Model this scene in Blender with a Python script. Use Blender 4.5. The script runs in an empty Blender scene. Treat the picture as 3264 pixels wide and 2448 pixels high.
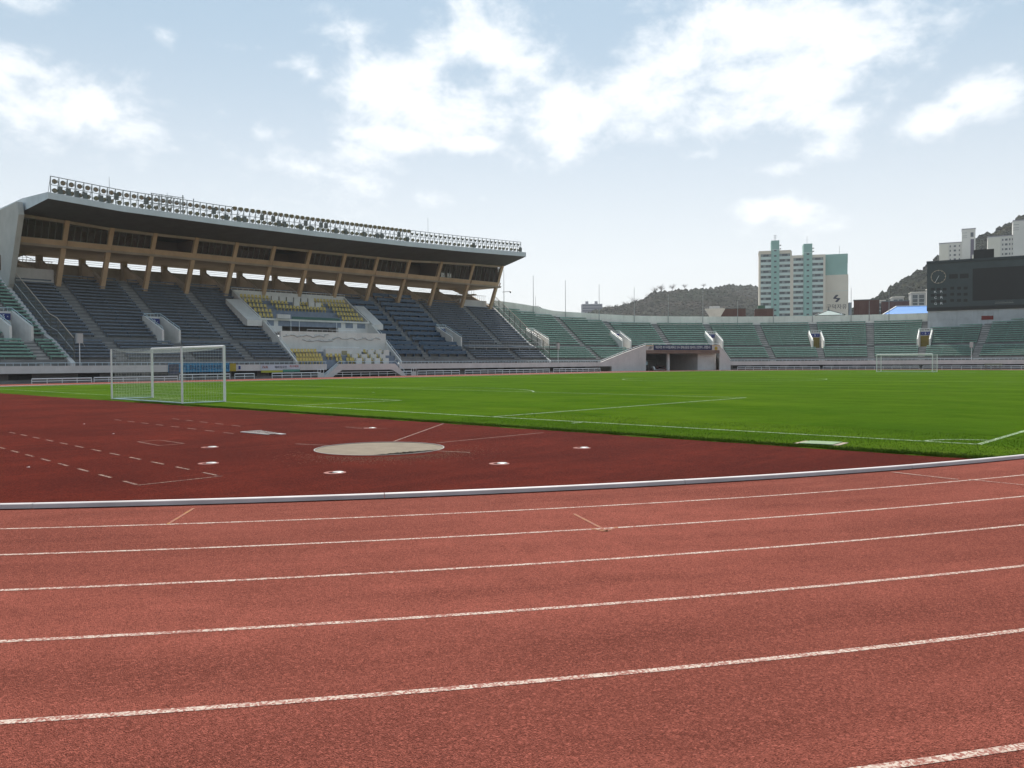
import bpy, math, random
from math import sin, cos, pi, radians, hypot, atan2, sqrt
from mathutils import Vector, Matrix
random.seed(7)
S = bpy.context.scene
COL = S.collection

# ------------------------------------------------------------------ camera
YAW, PITCH, ROLL = -0.7475, -0.0262, -0.0061
CAM = Vector((4.2195, -18.0053, 1.6741))
_f = Vector((sin(YAW)*cos(PITCH), cos(YAW)*cos(PITCH), sin(PITCH)))
_r0 = Vector((cos(YAW), -sin(YAW), 0)); _u0 = _r0.cross(_f)
_r = _r0*cos(ROLL) + _u0*sin(ROLL); _u = -_r0*sin(ROLL) + _u0*cos(ROLL)
cd = bpy.data.cameras.new('camera'); cam = bpy.data.objects.new('camera', cd); COL.objects.link(cam)
M3 = Matrix((_r, _u, -_f)).transposed()
cam.matrix_world = Matrix.Translation(CAM) @ M3.to_4x4()
cd.sensor_width = 36; cd.sensor_fit = 'HORIZONTAL'; cd.lens = 28.888
cd.clip_start = 0.1; cd.clip_end = 6000
S.camera = cam

# ------------------------------------------------------------------ world, sun, exposure
SUN_AZ, SUN_EL = radians(-42), radians(54)          # azimuth from +Y towards +X
W = bpy.data.worlds.new('World'); S.world = W; W.use_nodes = True
wn = W.node_tree; wn.nodes.clear()
def WN(t, **kw):
    n = wn.nodes.new(t)
    for k, v in kw.items(): setattr(n, k, v)
    return n
def wl(a, b): wn.links.new(a, b)
sky = WN('ShaderNodeTexSky', sky_type='NISHITA', sun_disc=False, sun_elevation=SUN_EL, sun_rotation=SUN_AZ,
         air_density=1.0, dust_density=1.2, ozone_density=1.5, altitude=30)
tc = WN('ShaderNodeTexCoord')
sx = WN('ShaderNodeSeparateXYZ'); wl(tc.outputs['Generated'], sx.inputs[0])
def wmath(op, a, b=None, c=None, clamp=False):
    n = WN('ShaderNodeMath', operation=op, use_clamp=clamp)
    for i, v in enumerate((a, b, c)):
        if v is None: continue
        if isinstance(v, (int, float)): n.inputs[i].default_value = v
        else: wl(v, n.inputs[i])
    return n.outputs[0]
az = wmath('ARCTAN2', sx.outputs[0], sx.outputs[1])
el = wmath('ARCSINE', sx.outputs[2])
uv = WN('ShaderNodeCombineXYZ'); wl(az, uv.inputs[0]); wl(el, uv.inputs[1])
# ragged edges: the cloud lookup is displaced by noise on the sky sphere
def wnoise(scale, detail, rough, vec, dist=0.0, sc=(1, 1, 1)):
    mp = WN('ShaderNodeMapping'); mp.inputs['Scale'].default_value = sc; wl(vec, mp.inputs[0])
    n = WN('ShaderNodeTexNoise'); n.inputs['Scale'].default_value = scale; n.inputs['Detail'].default_value = detail
    n.inputs['Roughness'].default_value = rough; n.inputs['Distortion'].default_value = dist; wl(mp.outputs[0], n.inputs['Vector'])
    return n
nz1 = wnoise(9, 8, .62, tc.outputs['Generated'], .3, (1, 1, 1.7))
nz2 = wnoise(26, 7, .6, tc.outputs['Generated'], .2, (1, 1, 1.5))
CLOUDS = [(-0.76,0.359,0.095,0.065,1),(-0.887,0.317,0.073,0.035,1),(-0.676,0.301,0.09,0.048,1),(-0.805,0.292,0.078,0.034,1),(-0.54,0.339,0.107,0.059,1),(-0.451,0.364,0.095,0.051,1),(-0.352,0.334,0.084,0.042,1),(-0.425,0.312,0.146,0.048,1),(-0.583,0.302,0.118,0.051,1),(-0.665,0.275,0.062,0.025,1),(-0.866,0.263,0.067,0.014,0.8),(-0.794,0.261,0.039,0.012,0.8),(-0.381,0.264,0.059,0.029,1),(-0.235,0.271,0.039,0.025,0.9),(-0.278,0.251,0.048,0.02,0.9),(-1.001,0.227,0.078,0.027,0.75),(-1.037,0.261,0.031,0.011,0.6),(-0.953,0.239,0.039,0.016,0.6),(-1.228,0.265,0.107,0.035,0.9),(-1.30,0.290,0.045,0.026,0.8),(-1.275,0.368,0.045,0.018,0.8),(-1.142,0.349,0.011,0.01,0.6),(-1.074,0.348,0.031,0.009,0.6),(-1.0,0.337,0.025,0.011,0.7),(-0.983,0.328,0.019,0.009,0.7),(-0.946,0.383,0.039,0.019,0.55),(-0.43,0.17,0.045,0.021,0.85),(-0.825,0.192,0.031,0.011,0.5),(-0.456,0.216,0.034,0.007,0.6),(-0.516,0.239,0.015,0.005,0.5),(-1.275,0.232,0.05,0.014,0.5),(-1.132,0.237,0.017,0.007,0.4),(-0.621,0.356,0.034,0.023,0.7),(-0.996,0.201,0.062,0.014,0.45),
          (-1.5,.33,.13,.06,1),(-1.75,.27,.16,.05,.9),(.05,.3,.14,.06,1),(.35,.38,.2,.08,1),(-.6,.6,.3,.12,1),(-1.1,.75,.3,.15,1),(.1,.7,.3,.15,1)]
acc = None
for (a0, e0, ra, re, w) in CLOUDS:
    k = 1.25
    ma = WN('ShaderNodeVectorMath', operation='MULTIPLY_ADD'); wl(uv.outputs[0], ma.inputs[0])
    ma.inputs[1].default_value = (1/(ra*k), 1/(re*k), 0); ma.inputs[2].default_value = (-a0/(ra*k), -e0/(re*k), 0)
    ln = WN('ShaderNodeVectorMath', operation='LENGTH'); wl(ma.outputs[0], ln.inputs[0])
    v = wmath('MULTIPLY_ADD', ln.outputs['Value'], -w, w)
    acc = v if acc is None else wmath('MAXIMUM', acc, v)
# everywhere else (behind and beside the view) the same cumulus field goes on
nz3 = wnoise(2.3, 5, .55, tc.outputs['Generated'], .2, (1, 1, 2.2))
gen = wmath('MULTIPLY_ADD', nz3.outputs[0], 7.0, -4.0)
side = wmath('COSINE', wmath('ADD', az, .75))
gen = wmath('ADD', gen, wmath('MULTIPLY', wmath('MAXIMUM', wmath('SUBTRACT', side, .5), 0), -6.0))
acc = wmath('MAXIMUM', acc, gen)
ha = WN('ShaderNodeVectorMath', operation='MULTIPLY_ADD'); wl(uv.outputs[0], ha.inputs[0]); ha.inputs[1].default_value = (1/.045, 1/.024, 0); ha.inputs[2].default_value = (.788/.045, -.338/.024, 0)
hl = WN('ShaderNodeVectorMath', operation='LENGTH'); wl(ha.outputs[0], hl.inputs[0])
acc = wmath('SUBTRACT', acc, wmath('MULTIPLY', wmath('MAXIMUM', wmath('SUBTRACT', 1.0, hl.outputs['Value']), 0.0), 1.1))     # thin grey gap in the big cloud
d = wmath('ADD', acc, wmath('MULTIPLY_ADD', nz1.outputs[0], 3.0, -1.5))
d = wmath('ADD', d, wmath('MULTIPLY_ADD', nz2.outputs[0], 1.5, -.75))
mr = WN('ShaderNodeMapRange', interpolation_type='SMOOTHSTEP'); wl(d, mr.inputs[0])
mr.inputs[1].default_value = -.15; mr.inputs[2].default_value = 1.35
cover = mr.outputs[0]
# cloud body: bright rim, slightly grey heart
core = WN('ShaderNodeMapRange'); wl(d, core.inputs[0]); core.inputs[1].default_value = .55; core.inputs[2].default_value = 1.75
core.inputs[3].default_value = 1.0; core.inputs[4].default_value = .78
ccol = WN('ShaderNodeVectorMath', operation='SCALE'); ccol.inputs[0].default_value = (7.0, 7.05, 7.05); wl(core.outputs[0], ccol.inputs['Scale'])
# veil: thin high haze whitens the blue
veil = WN('ShaderNodeMix', data_type='RGBA'); wl(sky.outputs[0], veil.inputs[6]); vc = WN('ShaderNodeMix', data_type='RGBA'); vc.inputs[6].default_value = (4.7, 4.85, 4.95, 1); vc.inputs[7].default_value = (2.15, 3.0, 3.65, 1)
ve = WN('ShaderNodeMapRange', interpolation_type='SMOOTHSTEP'); wl(el, ve.inputs[0]); ve.inputs[1].default_value = .06; ve.inputs[2].default_value = .44; wl(ve.outputs[0], vc.inputs[0])
vf = WN('ShaderNodeMapRange'); wl(el, vf.inputs[0]); vf.inputs[1].default_value = .0; vf.inputs[2].default_value = .9; vf.inputs[3].default_value = .92; vf.inputs[4].default_value = .75
wl(vf.outputs[0], veil.inputs[0]); wl(vc.outputs[2], veil.inputs[7])
mx = WN('ShaderNodeMix', data_type='RGBA'); wl(cover, mx.inputs[0]); wl(veil.outputs[2], mx.inputs[6]); wl(ccol.outputs[0], mx.inputs[7])
bg = WN('ShaderNodeBackground'); wl(mx.outputs[2], bg.inputs[0]); bg.inputs[1].default_value = .05
wo = WN('ShaderNodeOutputWorld'); wl(bg.outputs[0], wo.inputs[0])

sd = bpy.data.lights.new('sun', 'SUN'); sd.energy = 2.0; sd.angle = radians(.6); sd.color = (1, .95, .87)
sun = bpy.data.objects.new('sun', sd); COL.objects.link(sun); sun.location = (0, 0, 80)
sdir = Vector((sin(SUN_AZ)*cos(SUN_EL), cos(SUN_AZ)*cos(SUN_EL), sin(SUN_EL)))
sun.rotation_euler = sdir.to_track_quat('Z', 'Y').to_euler()
S.view_settings.view_transform = 'Standard'; S.view_settings.look = 'None'
S.view_settings.gamma = 1; S.view_settings.use_curve_mapping = False
S.view_settings.exposure = 1.85
S.render.engine = 'CYCLES'; S.cycles.use_denoising = True
S.cycles.max_bounces = 6; S.cycles.transparent_max_bounces = 12

# ------------------------------------------------------------------ materials
MATS = {}
def mat(name, col, rough=.7, spec=.3, var=.0, vscale=1.0, bump=0.0, bscale=30.0, metal=0.0, col2=None, streak=None, detail=6):
    if name in MATS: return MATS[name]
    m = bpy.data.materials.new(name); m.use_nodes = True; MATS[name] = m
    nt = m.node_tree; b = nt.nodes['Principled BSDF']
    b.inputs['Roughness'].default_value = rough; b.inputs['Specular IOR Level'].default_value = spec; b.inputs['Metallic'].default_value = metal
    b.inputs['Base Color'].default_value = (*col, 1)
    t = nt.nodes.new('ShaderNodeTexCoord')
    if var > 0:
        mp = nt.nodes.new('ShaderNodeMapping'); nt.links.new(t.outputs['Object'], mp.inputs[0])
        if streak: mp.inputs['Scale'].default_value = streak
        n = nt.nodes.new('ShaderNodeTexNoise'); n.inputs['Scale'].default_value = vscale; n.inputs['Detail'].default_value = detail; n.inputs['Roughness'].default_value = .6
        nt.links.new(mp.outputs[0], n.inputs['Vector'])
        r = nt.nodes.new('ShaderNodeMapRange'); nt.links.new(n.outputs[0], r.inputs[0]); r.inputs[1].default_value = .3; r.inputs[2].default_value = .7
        x = nt.nodes.new('ShaderNodeMix'); x.data_type = 'RGBA'
        x.inputs[6].default_value = (*[c*(1-var) for c in col], 1); x.inputs[7].default_value = (*(col2 or [min(1, c*(1+var)) for c in col]), 1)
        nt.links.new(r.outputs[0], x.inputs[0]); nt.links.new(x.outputs[2], b.inputs['Base Color'])
    if bump > 0:
        n2 = nt.nodes.new('ShaderNodeTexNoise'); n2.inputs['Scale'].default_value = bscale; n2.inputs['Detail'].default_value = 3
        nt.links.new(t.outputs['Object'], n2.inputs['Vector'])
        bp = nt.nodes.new('ShaderNodeBump'); bp.inputs['Strength'].default_value = bump; bp.inputs['Distance'].default_value = .02
        nt.links.new(n2.outputs[0], bp.inputs['Height']); nt.links.new(bp.outputs[0], b.inputs['Normal'])
    return m

RK, CX, CY0, CY1 = 36.541, -33.473, 9.743, 93.057      # kerb radius and the two bend centres
GL = 102.8                                             # pitch length

def nodes_of(m):
    nt = m.node_tree
    def N(t, **kw):
        n = nt.nodes.new(t)
        for k, v in kw.items(): setattr(n, k, v)
        return n
    def L(a, b): nt.links.new(a, b)
    def noise(vec, scale, detail=4, rough=.6, sc=None, dist=0):
        if sc:
            mp = N('ShaderNodeMapping'); mp.inputs['Scale'].default_value = sc; L(vec, mp.inputs[0]); vec = mp.outputs[0]
        n = N('ShaderNodeTexNoise'); n.inputs['Scale'].default_value = scale; n.inputs['Detail'].default_value = detail
        n.inputs['Roughness'].default_value = rough; n.inputs['Distortion'].default_value = dist; L(vec, n.inputs['Vector']); return n.outputs[0]
    def rng(v, a, b, c=0, d=1):
        r = N('ShaderNodeMapRange'); L(v, r.inputs[0])
        for i, q in enumerate((a, b, c, d)): r.inputs[i+1].default_value = q
        return r.outputs[0]
    def mix(f, a, b, blend='MIX'):
        x = N('ShaderNodeMix'); x.data_type = 'RGBA'; x.blend_type = blend
        if isinstance(f, (int, float)): x.inputs[0].default_value = f
        else: L(f, x.inputs[0])
        for i, q in ((6, a), (7, b)):
            if isinstance(q, tuple): x.inputs[i].default_value = (*q, 1)
            else: L(q, x.inputs[i])
        return x.outputs[2]
    def math(op, a, b=None, c=None):
        n = N('ShaderNodeMath', operation=op)
        for i, v in enumerate((a, b, c)):
            if v is None: continue
            if isinstance(v, (int, float)): n.inputs[i].default_value = v
            else: L(v, n.inputs[i])
        return n.outputs[0]
    return nt, N, L, noise, rng, mix, math

def polar(nt, N, L, math, obj):
    # lane coordinates: distance from the bend centre and position along the lane
    s = N('ShaderNodeSeparateXYZ'); L(obj, s.inputs[0])
    dx = math('SUBTRACT', s.outputs[0], CX); dy = math('SUBTRACT', s.outputs[1], CY0)
    rr = math('SQRT', math('ADD', math('MULTIPLY', dx, dx), math('MULTIPLY', dy, dy)))
    th = math('ARCTAN2', dy, dx)
    c = N('ShaderNodeCombineXYZ'); L(rr, c.inputs[0]); L(math('MULTIPLY', th, 40.0), c.inputs[1])
    return c.outputs[0], rr

def track_material(name, base, dark, grain, lanes=True):
    m = bpy.data.materials.new(name); m.use_nodes = True; MATS[name] = m
    nt, N, L, noise, rng, mix, math = nodes_of(m)
    b = nt.nodes['Principled BSDF']; b.inputs['Roughness'].default_value = .95; b.inputs['Specular IOR Level'].default_value = .03
    t = N('ShaderNodeTexCoord'); o = t.outputs['Object']
    pc, rr = polar(nt, N, L, math, o)
    big = noise(pc, .55, 6, .62, (1.0, .35, 1)) if lanes else noise(o, .35, 6, .6)
    mid = noise(o, 2.6, 9, .74)
    col = mix(rng(big, .40, .61), dark, base)
    col = mix(rng(mid, .42, .62, 0, .6), col, dark)
    col = mix(rng(noise(pc if lanes else o, 1.1, 5, .6, (2.2, .25, 1)), .5, .68, 0, .35), col, tuple(min(1, c*1.25) for c in base))
    if lanes:
        lane = math('FRACT', math('MULTIPLY', math('SUBTRACT', rr, RK), 1/1.22))      # dirt settles along the middle of each lane
        dirt = math('SUBTRACT', 1.0, math('MULTIPLY', math('ABSOLUTE', math('SUBTRACT', lane, .55)), 2.6))
        dn = noise(pc, 1.5, 4, .6, (1, .4, 1))
        col = mix(math('MULTIPLY', math('MAXIMUM', dirt, 0.0), rng(dn, .42, .7, 0, .75)), col, tuple(c*.72 for c in dark))
    # rubber granules in two sizes
    v = N('ShaderNodeTexVoronoi'); v.inputs['Scale'].default_value = grain; L(o, v.inputs['Vector'])
    gs = N('ShaderNodeSeparateColor'); L(v.outputs['Color'], gs.inputs[0])
    v2 = N('ShaderNodeTexVoronoi'); v2.inputs['Scale'].default_value = grain*.48; L(o, v2.inputs['Vector'])
    gs2 = N('ShaderNodeSeparateColor'); L(v2.outputs['Color'], gs2.inputs[0])
    deep = tuple(c*.42 for c in dark)
    col = mix(rng(gs.outputs[0], .35, .95, .0, .7), col, deep)
    col = mix(rng(gs2.outputs[0], .70, .98, .0, .42), col, deep)
    col = mix(rng(gs2.outputs[1], .74, .98, 0, .45), col, tuple(min(1, c*1.35) for c in base))
    col = mix(rng(gs.outputs[1], .80, .97, 0, .30), col, tuple(min(1, c*1.6+.02) for c in base))
    L(col, b.inputs['Base Color'])
    bp = N('ShaderNodeBump'); bp.inputs['Strength'].default_value = .8; bp.inputs['Distance'].default_value = .014
    L(v.outputs['Distance'], bp.inputs['Height']); L(bp.outputs[0], b.inputs['Normal'])
    return m
M_TRACK = track_material('track_rubber', (.285, .084, .061), (.186, .054, .039), 160)
M_FIELD = track_material('infield_rubber', (.105, .0155, .0088), (.060, .0090, .0058), 110, lanes=False)

def paint_material(name, col, under, wear=.45, scale=90):
    m = bpy.data.materials.new(name); m.use_nodes = True; MATS[name] = m
    nt, N, L, noise, rng, mix, math = nodes_of(m)
    b = nt.nodes['Principled BSDF']; b.inputs['Roughness'].default_value = .8; b.inputs['Specular IOR Level'].default_value = .2
    o = N('ShaderNodeTexCoord').outputs['Object']
    v = N('ShaderNodeTexVoronoi'); v.inputs['Scale'].default_value = scale; L(o, v.inputs['Vector'])
    gs = N('ShaderNodeSeparateColor'); L(v.outputs['Color'], gs.inputs[0])
    f = math('ADD', math('MULTIPLY', gs.outputs[0], .55), math('MULTIPLY', noise(o, 4.5, 5, .7), .9))
    L(mix(rng(f, .95-wear, 1.25-wear), col, under), b.inputs['Base Color'])
    return m
M_LINE = paint_material('lane_paint', (.40, .33, .28), (.20, .07, .052), .40)
M_LINE2 = paint_material('faded_paint', (.20, .11, .085), (.07, .016, .012), .35, 60)
M_YEL = paint_material('yellow_paint', (.24, .125, .015), (.20, .065, .045), .52, 60)
M_PITCHLINE = paint_material('pitch_paint', (.26, .31, .22), (.05, .11, .012), .46, 30)

def grass_material():
    m = bpy.data.materials.new('turf'); m.use_nodes = True
    nt, N, L, noise, rng, mix, math = nodes_of(m)
    b = nt.nodes['Principled BSDF']; b.inputs['Roughness'].default_value = 1; b.inputs['Specular IOR Level'].default_value = .0
    o = N('ShaderNodeTexCoord').outputs['Object']
    big = noise(o, .16, 6, .6, (1, 1.6, 1)); mid = noise(o, 1.1, 6, .66); fine = noise(o, 14, 5, .75)
    col = mix(rng(big, .35, .66), (.040, .082, .0065), (.055, .112, .0088))
    col = mix(rng(mid, .40, .64, 0, .6), col, (.030, .064, .005))
    col = mix(rng(noise(o, .42, 8, .72), .50, .64, 0, .55), col, (.066, .118, .009))
    col = mix(rng(noise(o, .55, 5, .7, (1.2, .7, 1)), .60, .74, 0, .30), col, (.075, .10, .016))       # straw-coloured thin patches
    col = mix(rng(fine, .36, .66, 0, .55), col, (.022, .052, .0042))
    s = N('ShaderNodeSeparateXYZ'); L(o, s.inputs[0])
    band = math('SINE', math('MULTIPLY', math('ADD', s.outputs[1], math('MULTIPLY', noise(o, .3, 3), 1.2)), 1.14))      # mower passes
    col = mix(rng(band, -.7, .7, 0, .13), col, (.075, .135, .010))
    col = mix(rng(noise(o, .22, 7, .68, (.6, 2.2, 1)), .50, .66, 0, .42), col, (.072, .115, .011))
    col = mix(rng(noise(o, .13, 5, .6, (.8, 1.5, 1)), .50, .62, 0, .45), col, (.074, .122, .010))
    col = mix(rng(noise(o, .27, 6, .65, (1.3, .8, 1)), .54, .66, 0, .5), col, (.030, .070, .007))
    edge = rng(math('ADD', s.outputs[1], math('MULTIPLY', noise(o, 1.3, 4), 1.6)), -1.9, -.4, .55, 0)
    col = mix(math('MULTIPLY', edge, rng(noise(o, 3.0, 4), .45, .62)), col, (.10, .095, .03))
    L(col, b.inputs['Base Color'])
    bp = N('ShaderNodeBump'); bp.inputs['Strength'].default_value = .9; bp.inputs['Distance'].default_value = .05
    L(noise(o, 28, 3, .7), bp.inputs['Height']); L(bp.outputs[0], b.inputs['Normal'])
    return m
M_GRASS = grass_material()

def concrete(name, col, var=.22, vs=.6, dirt=.35, rough=.85):
    m = bpy.data.materials.new(name); m.use_nodes = True; MATS[name] = m
    nt, N, L, noise, rng, mix, math = nodes_of(m)
    b = nt.nodes['Principled BSDF']; b.inputs['Roughness'].default_value = rough; b.inputs['Specular IOR Level'].default_value = .25
    o = N('ShaderNodeTexCoord').outputs['Object']
    c = mix(rng(noise(o, vs, 7, .62), .33, .68), tuple(x*(1-var) for x in col), tuple(min(1, x*(1+var*.6)) for x in col))
    c = mix(rng(noise(o, 1.4, 6, .7, (1, 1, .12)), .52, .74, 0, dirt), c, tuple(x*.55 for x in col))      # rain streaks run down
    L(c, b.inputs['Base Color'])
    bp = N('ShaderNodeBump'); bp.inputs['Strength'].default_value = .25; bp.inputs['Distance'].default_value = .02
    L(noise(o, 9, 5), bp.inputs['Height']); L(bp.outputs[0], b.inputs['Normal'])
    return m
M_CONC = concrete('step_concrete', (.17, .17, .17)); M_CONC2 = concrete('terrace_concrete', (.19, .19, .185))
M_AISLE2 = concrete('stand_aisle_concrete', (.24, .235, .23)); M_AISLE = concrete('aisle_concrete', (.36, .345, .33))  # grandstand aisle stairs get the darker concrete
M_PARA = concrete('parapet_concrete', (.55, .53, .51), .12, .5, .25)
M_RIM = concrete('rim_concrete', (.76, .73, .67), .14, .35, .45)
M_WHITE = concrete('white_render', (.64, .62, .585), .10, .5, .25)
M_TAN = concrete('tan_concrete', (.50, .36, .235), .15, .5, .25)
M_TAN2 = concrete('dull_beam', (.40, .335, .27), .15, .5, .25)
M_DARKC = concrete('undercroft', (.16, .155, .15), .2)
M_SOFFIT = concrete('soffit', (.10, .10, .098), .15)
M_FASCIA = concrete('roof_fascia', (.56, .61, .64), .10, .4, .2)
M_GREEN = mat('green_bench', (.15, .28, .225), .34, .5, .25, 3.0)
M_BLUE = mat('slate_bench', (.095, .125, .165), .38, .5, .25, 3.0)
M_DBLUE = mat('blue_seat', (.035, .075, .13), .4, .5, .2, 3.0)
M_YSEAT = mat('yellow_seat', (.52, .40, .12), .45, .4, .15, 4.0)
M_RAIL = mat('white_rail', (.72, .74, .74), .4, .5, .08, 4.0)
M_RAILB = mat('pale_blue_rail', (.50, .62, .68), .4, .5, .08, 4.0)
M_STEEL = mat('grey_steel', (.30, .31, .31), .45, .5, .15, 5.0)
M_DSTEEL = mat('dark_steel', (.10, .11, .10), .5, .5, .15, 5.0)
M_DARK = mat('dark_opening', (.02, .02, .021), .6, .3)
M_LAMP = mat('lamp_housing', (.10, .105, .08), .5, .5, .2, 6.0)
M_LENS = mat('lamp_glass', (.20, .17, .12), .15, .6)
M_ALU = mat('kerb_aluminium', (.42, .39, .385), .5, .4, .14, 1.6, col2=(.50, .465, .46))
M_GOAL = mat('goal_paint', (.70, .68, .66), .45, .4, .08, 4.0)
M_NET = mat('net_cord', (.55, .56, .54), .9, .1)
M_SIGN = mat('sign_blue', (.02, .035, .17), .5, .4)
M_SIGNW = mat('sign_white', (.78, .80, .82), .6, .3)

def glass(name, tint, rough=.08, through=.65):
    m = bpy.data.materials.new(name); m.use_nodes = True; MATS[name] = m
    nt = m.node_tree; b = nt.nodes['Principled BSDF']
    b.inputs['Base Color'].default_value = (*tint, 1); b.inputs['Roughness'].default_value = rough
    tr = nt.nodes.new('ShaderNodeBsdfTransparent'); tr.inputs[0].default_value = (.55, .55, .52, 1)
    mx_ = nt.nodes.new('ShaderNodeMixShader'); mx_.inputs[0].default_value = through
    nt.links.new(b.outputs[0], mx_.inputs[1]); nt.links.new(tr.outputs[0], mx_.inputs[2])
    nt.links.new(mx_.outputs[0], nt.nodes['Material Output'].inputs[0]); return m
M_GLASS = glass('dusty_glass', (.07, .062, .055), .3, .6)

# ------------------------------------------------------------------ mesh builder
class MB:
    def __init__(s): s.v = []; s.f = []; s.mi = []
    def face(s, pts, mi=0):
        n = len(s.v); s.v += [tuple(p) for p in pts]; s.f.append(tuple(range(n, n+len(pts)))); s.mi.append(mi); return s
    def add(s, verts, faces, mi=0):
        n = len(s.v); s.v += [tuple(p) for p in verts]; s.f += [tuple(i+n for i in f) for f in faces]; s.mi += [mi]*len(faces); return s
    def box(s, x0, x1, y0, y1, z0, z1, mi=0):
        v = [(x, y, z) for x in (x0, x1) for y in (y0, y1) for z in (z0, z1)]
        return s.add(v, BOXF, mi)
    def hexa(s, c8, mi=0): return s.add(c8, BOXF, mi)
    def frame_box(s, o, X, Y, Z, x0, x1, y0, y1, z0, z1, mi=0):
        v = [o + X*x + Y*y + Z*z for x in (x0, x1) for y in (y0, y1) for z in (z0, z1)]
        return s.add(v, BOXF, mi)
    def bar(s, a, b, w, h=None, mi=0):
        a = Vector(a); b = Vector(b); h = h or w
        dv = (b-a); 
        if dv.length < 1e-6: return s
        d_ = dv.normalized(); up = Vector((0, 0, 1)) if abs(d_.z) < .95 else Vector((1, 0, 0))
        X = d_.cross(up).normalized()*(w/2); Y = X.cross(d_).normalized()*(h/2)
        v = [p_ + X*i + Y*j for p_ in (a, b) for i in (-1, 1) for j in (-1, 1)]
        return s.add(v, BOXF, mi)
    def tube(s, pts, r, n=6, mi=0, cap=True):
        pts = [Vector(p) for p in pts]; rings = []
        for i, p_ in enumerate(pts):
            d_ = (pts[min(i+1, len(pts)-1)] - pts[max(i-1, 0)]).normalized()
            up = Vector((0, 0, 1)) if abs(d_.z) < .95 else Vector((1, 0, 0))
            X = d_.cross(up).normalized(); Y = X.cross(d_).normalized()
            rr = r[i] if isinstance(r, (list, tuple)) else r
            rings.append([p_ + X*(rr*cos(2*pi*k/n)) + Y*(rr*sin(2*pi*k/n)) for k in range(n)])
        v = [q for ring in rings for q in ring]; f = []
        for i in range(len(pts)-1):
            for k in range(n):
                f.append((i*n+k, i*n+(k+1) % n, (i+1)*n+(k+1) % n, (i+1)*n+k))
        if cap: f += [tuple(range(n)), tuple(range((len(pts)-1)*n, len(pts)*n))]
        return s.add(v, f, mi)
    def prism(s, poly, off, mi=0):
        a = [Vector(p) for p in poly]; b = [p + Vector(off) for p in a]; n = len(a)
        f = [tuple(range(n)), tuple(range(2*n-1, n-1, -1))] + [(i, (i+1) % n, n+(i+1) % n, n+i) for i in range(n)]
        return s.add(a+b, f, mi)
    def lathe(s, o, ax, prof, n=16, mi=0):
        o = Vector(o); ax = Vector(ax).normalized(); up = Vector((0, 0, 1)) if abs(ax.z) < .9 else Vector((1, 0, 0))
        X = ax.cross(up).normalized(); Y = X.cross(ax)
        v = [o + ax*h + X*(r*cos(2*pi*k/n)) + Y*(r*sin(2*pi*k/n)) for (r, h) in prof for k in range(n)]; f = []
        for i in range(len(prof)-1):
            for k in range(n): f.append((i*n+k, i*n+(k+1) % n, (i+1)*n+(k+1) % n, (i+1)*n+k))
        f += [tuple(range(n)), tuple(range((len(prof)-1)*n, len(prof)*n))]
        return s.add(v, f, mi)
    def mesh(s, name, mats):
        me = bpy.data.meshes.new(name); me.from_pydata(s.v, [], s.f)
        for m in (mats if isinstance(mats, (list, tuple)) else [mats]): me.materials.append(m)
        if isinstance(mats, (list, tuple)) and len(mats) > 1: me.polygons.foreach_set('material_index', s.mi)
        me.update(); return me
    def build(s, name, mats, parent=None):
        o = bpy.data.objects.new(name, s.mesh(name, mats)); COL.objects.link(o)
        if parent: o.parent = parent
        return o
BOXF = [(0, 1, 3, 2), (4, 6, 7, 5), (0, 4, 5, 1), (2, 3, 7, 6), (0, 2, 6, 4), (1, 5, 7, 3)]
def inst(name, me, loc, rotz=0, parent=None, mtx=None):
    o = bpy.data.objects.new(name, me); COL.objects.link(o)
    if mtx is not None: o.matrix_local = mtx
    else: o.location = loc; o.rotation_euler = (0, 0, rotz)
    if parent: o.parent = parent
    return o
def empty(name): 
    o = bpy.data.objects.new(name, None); COL.objects.link(o); o.empty_display_size = .5; return o
def tag(o, label=None, cat=None, group=None, kind=None):
    if label: o['label'] = label
    if cat: o['category'] = cat
    if group: o['group'] = group
    if kind: o['kind'] = kind
    return o
def text_mesh(body, size, name='lettering', ext=.01, mt=None):
    c = bpy.data.curves.new(name, 'FONT'); c.body = body; c.size = size; c.extrude = ext; c.align_x = 'CENTER'; c.align_y = 'CENTER'
    c.resolution_u = 2
    o = bpy.data.objects.new(name, c); COL.objects.link(o)
    dg = bpy.context.evaluated_depsgraph_get(); me = bpy.data.meshes.new_from_object(o.evaluated_get(dg), depsgraph=dg)
    bpy.data.objects.remove(o); me.name = name; me.materials.clear()
    if mt: me.materials.append(mt)
    return me
def place_text(body, size, o, X, Y, parent, mt, name='lettering', width=None, ext=.01):
    me = text_mesh(body, size, name, ext, mt); X = Vector(X).normalized(); Y = Vector(Y).normalized(); Z = X.cross(Y)
    sxx = 1.0
    if width:
        xs = [v.co.x for v in me.vertices]
        if xs: sxx = width/(max(xs)-min(xs))
    m = Matrix((X*sxx, Y, Z)).transposed().to_4x4(); m.translation = Vector(o)
    return inst(name, me, None, 0, parent, m)

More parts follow.
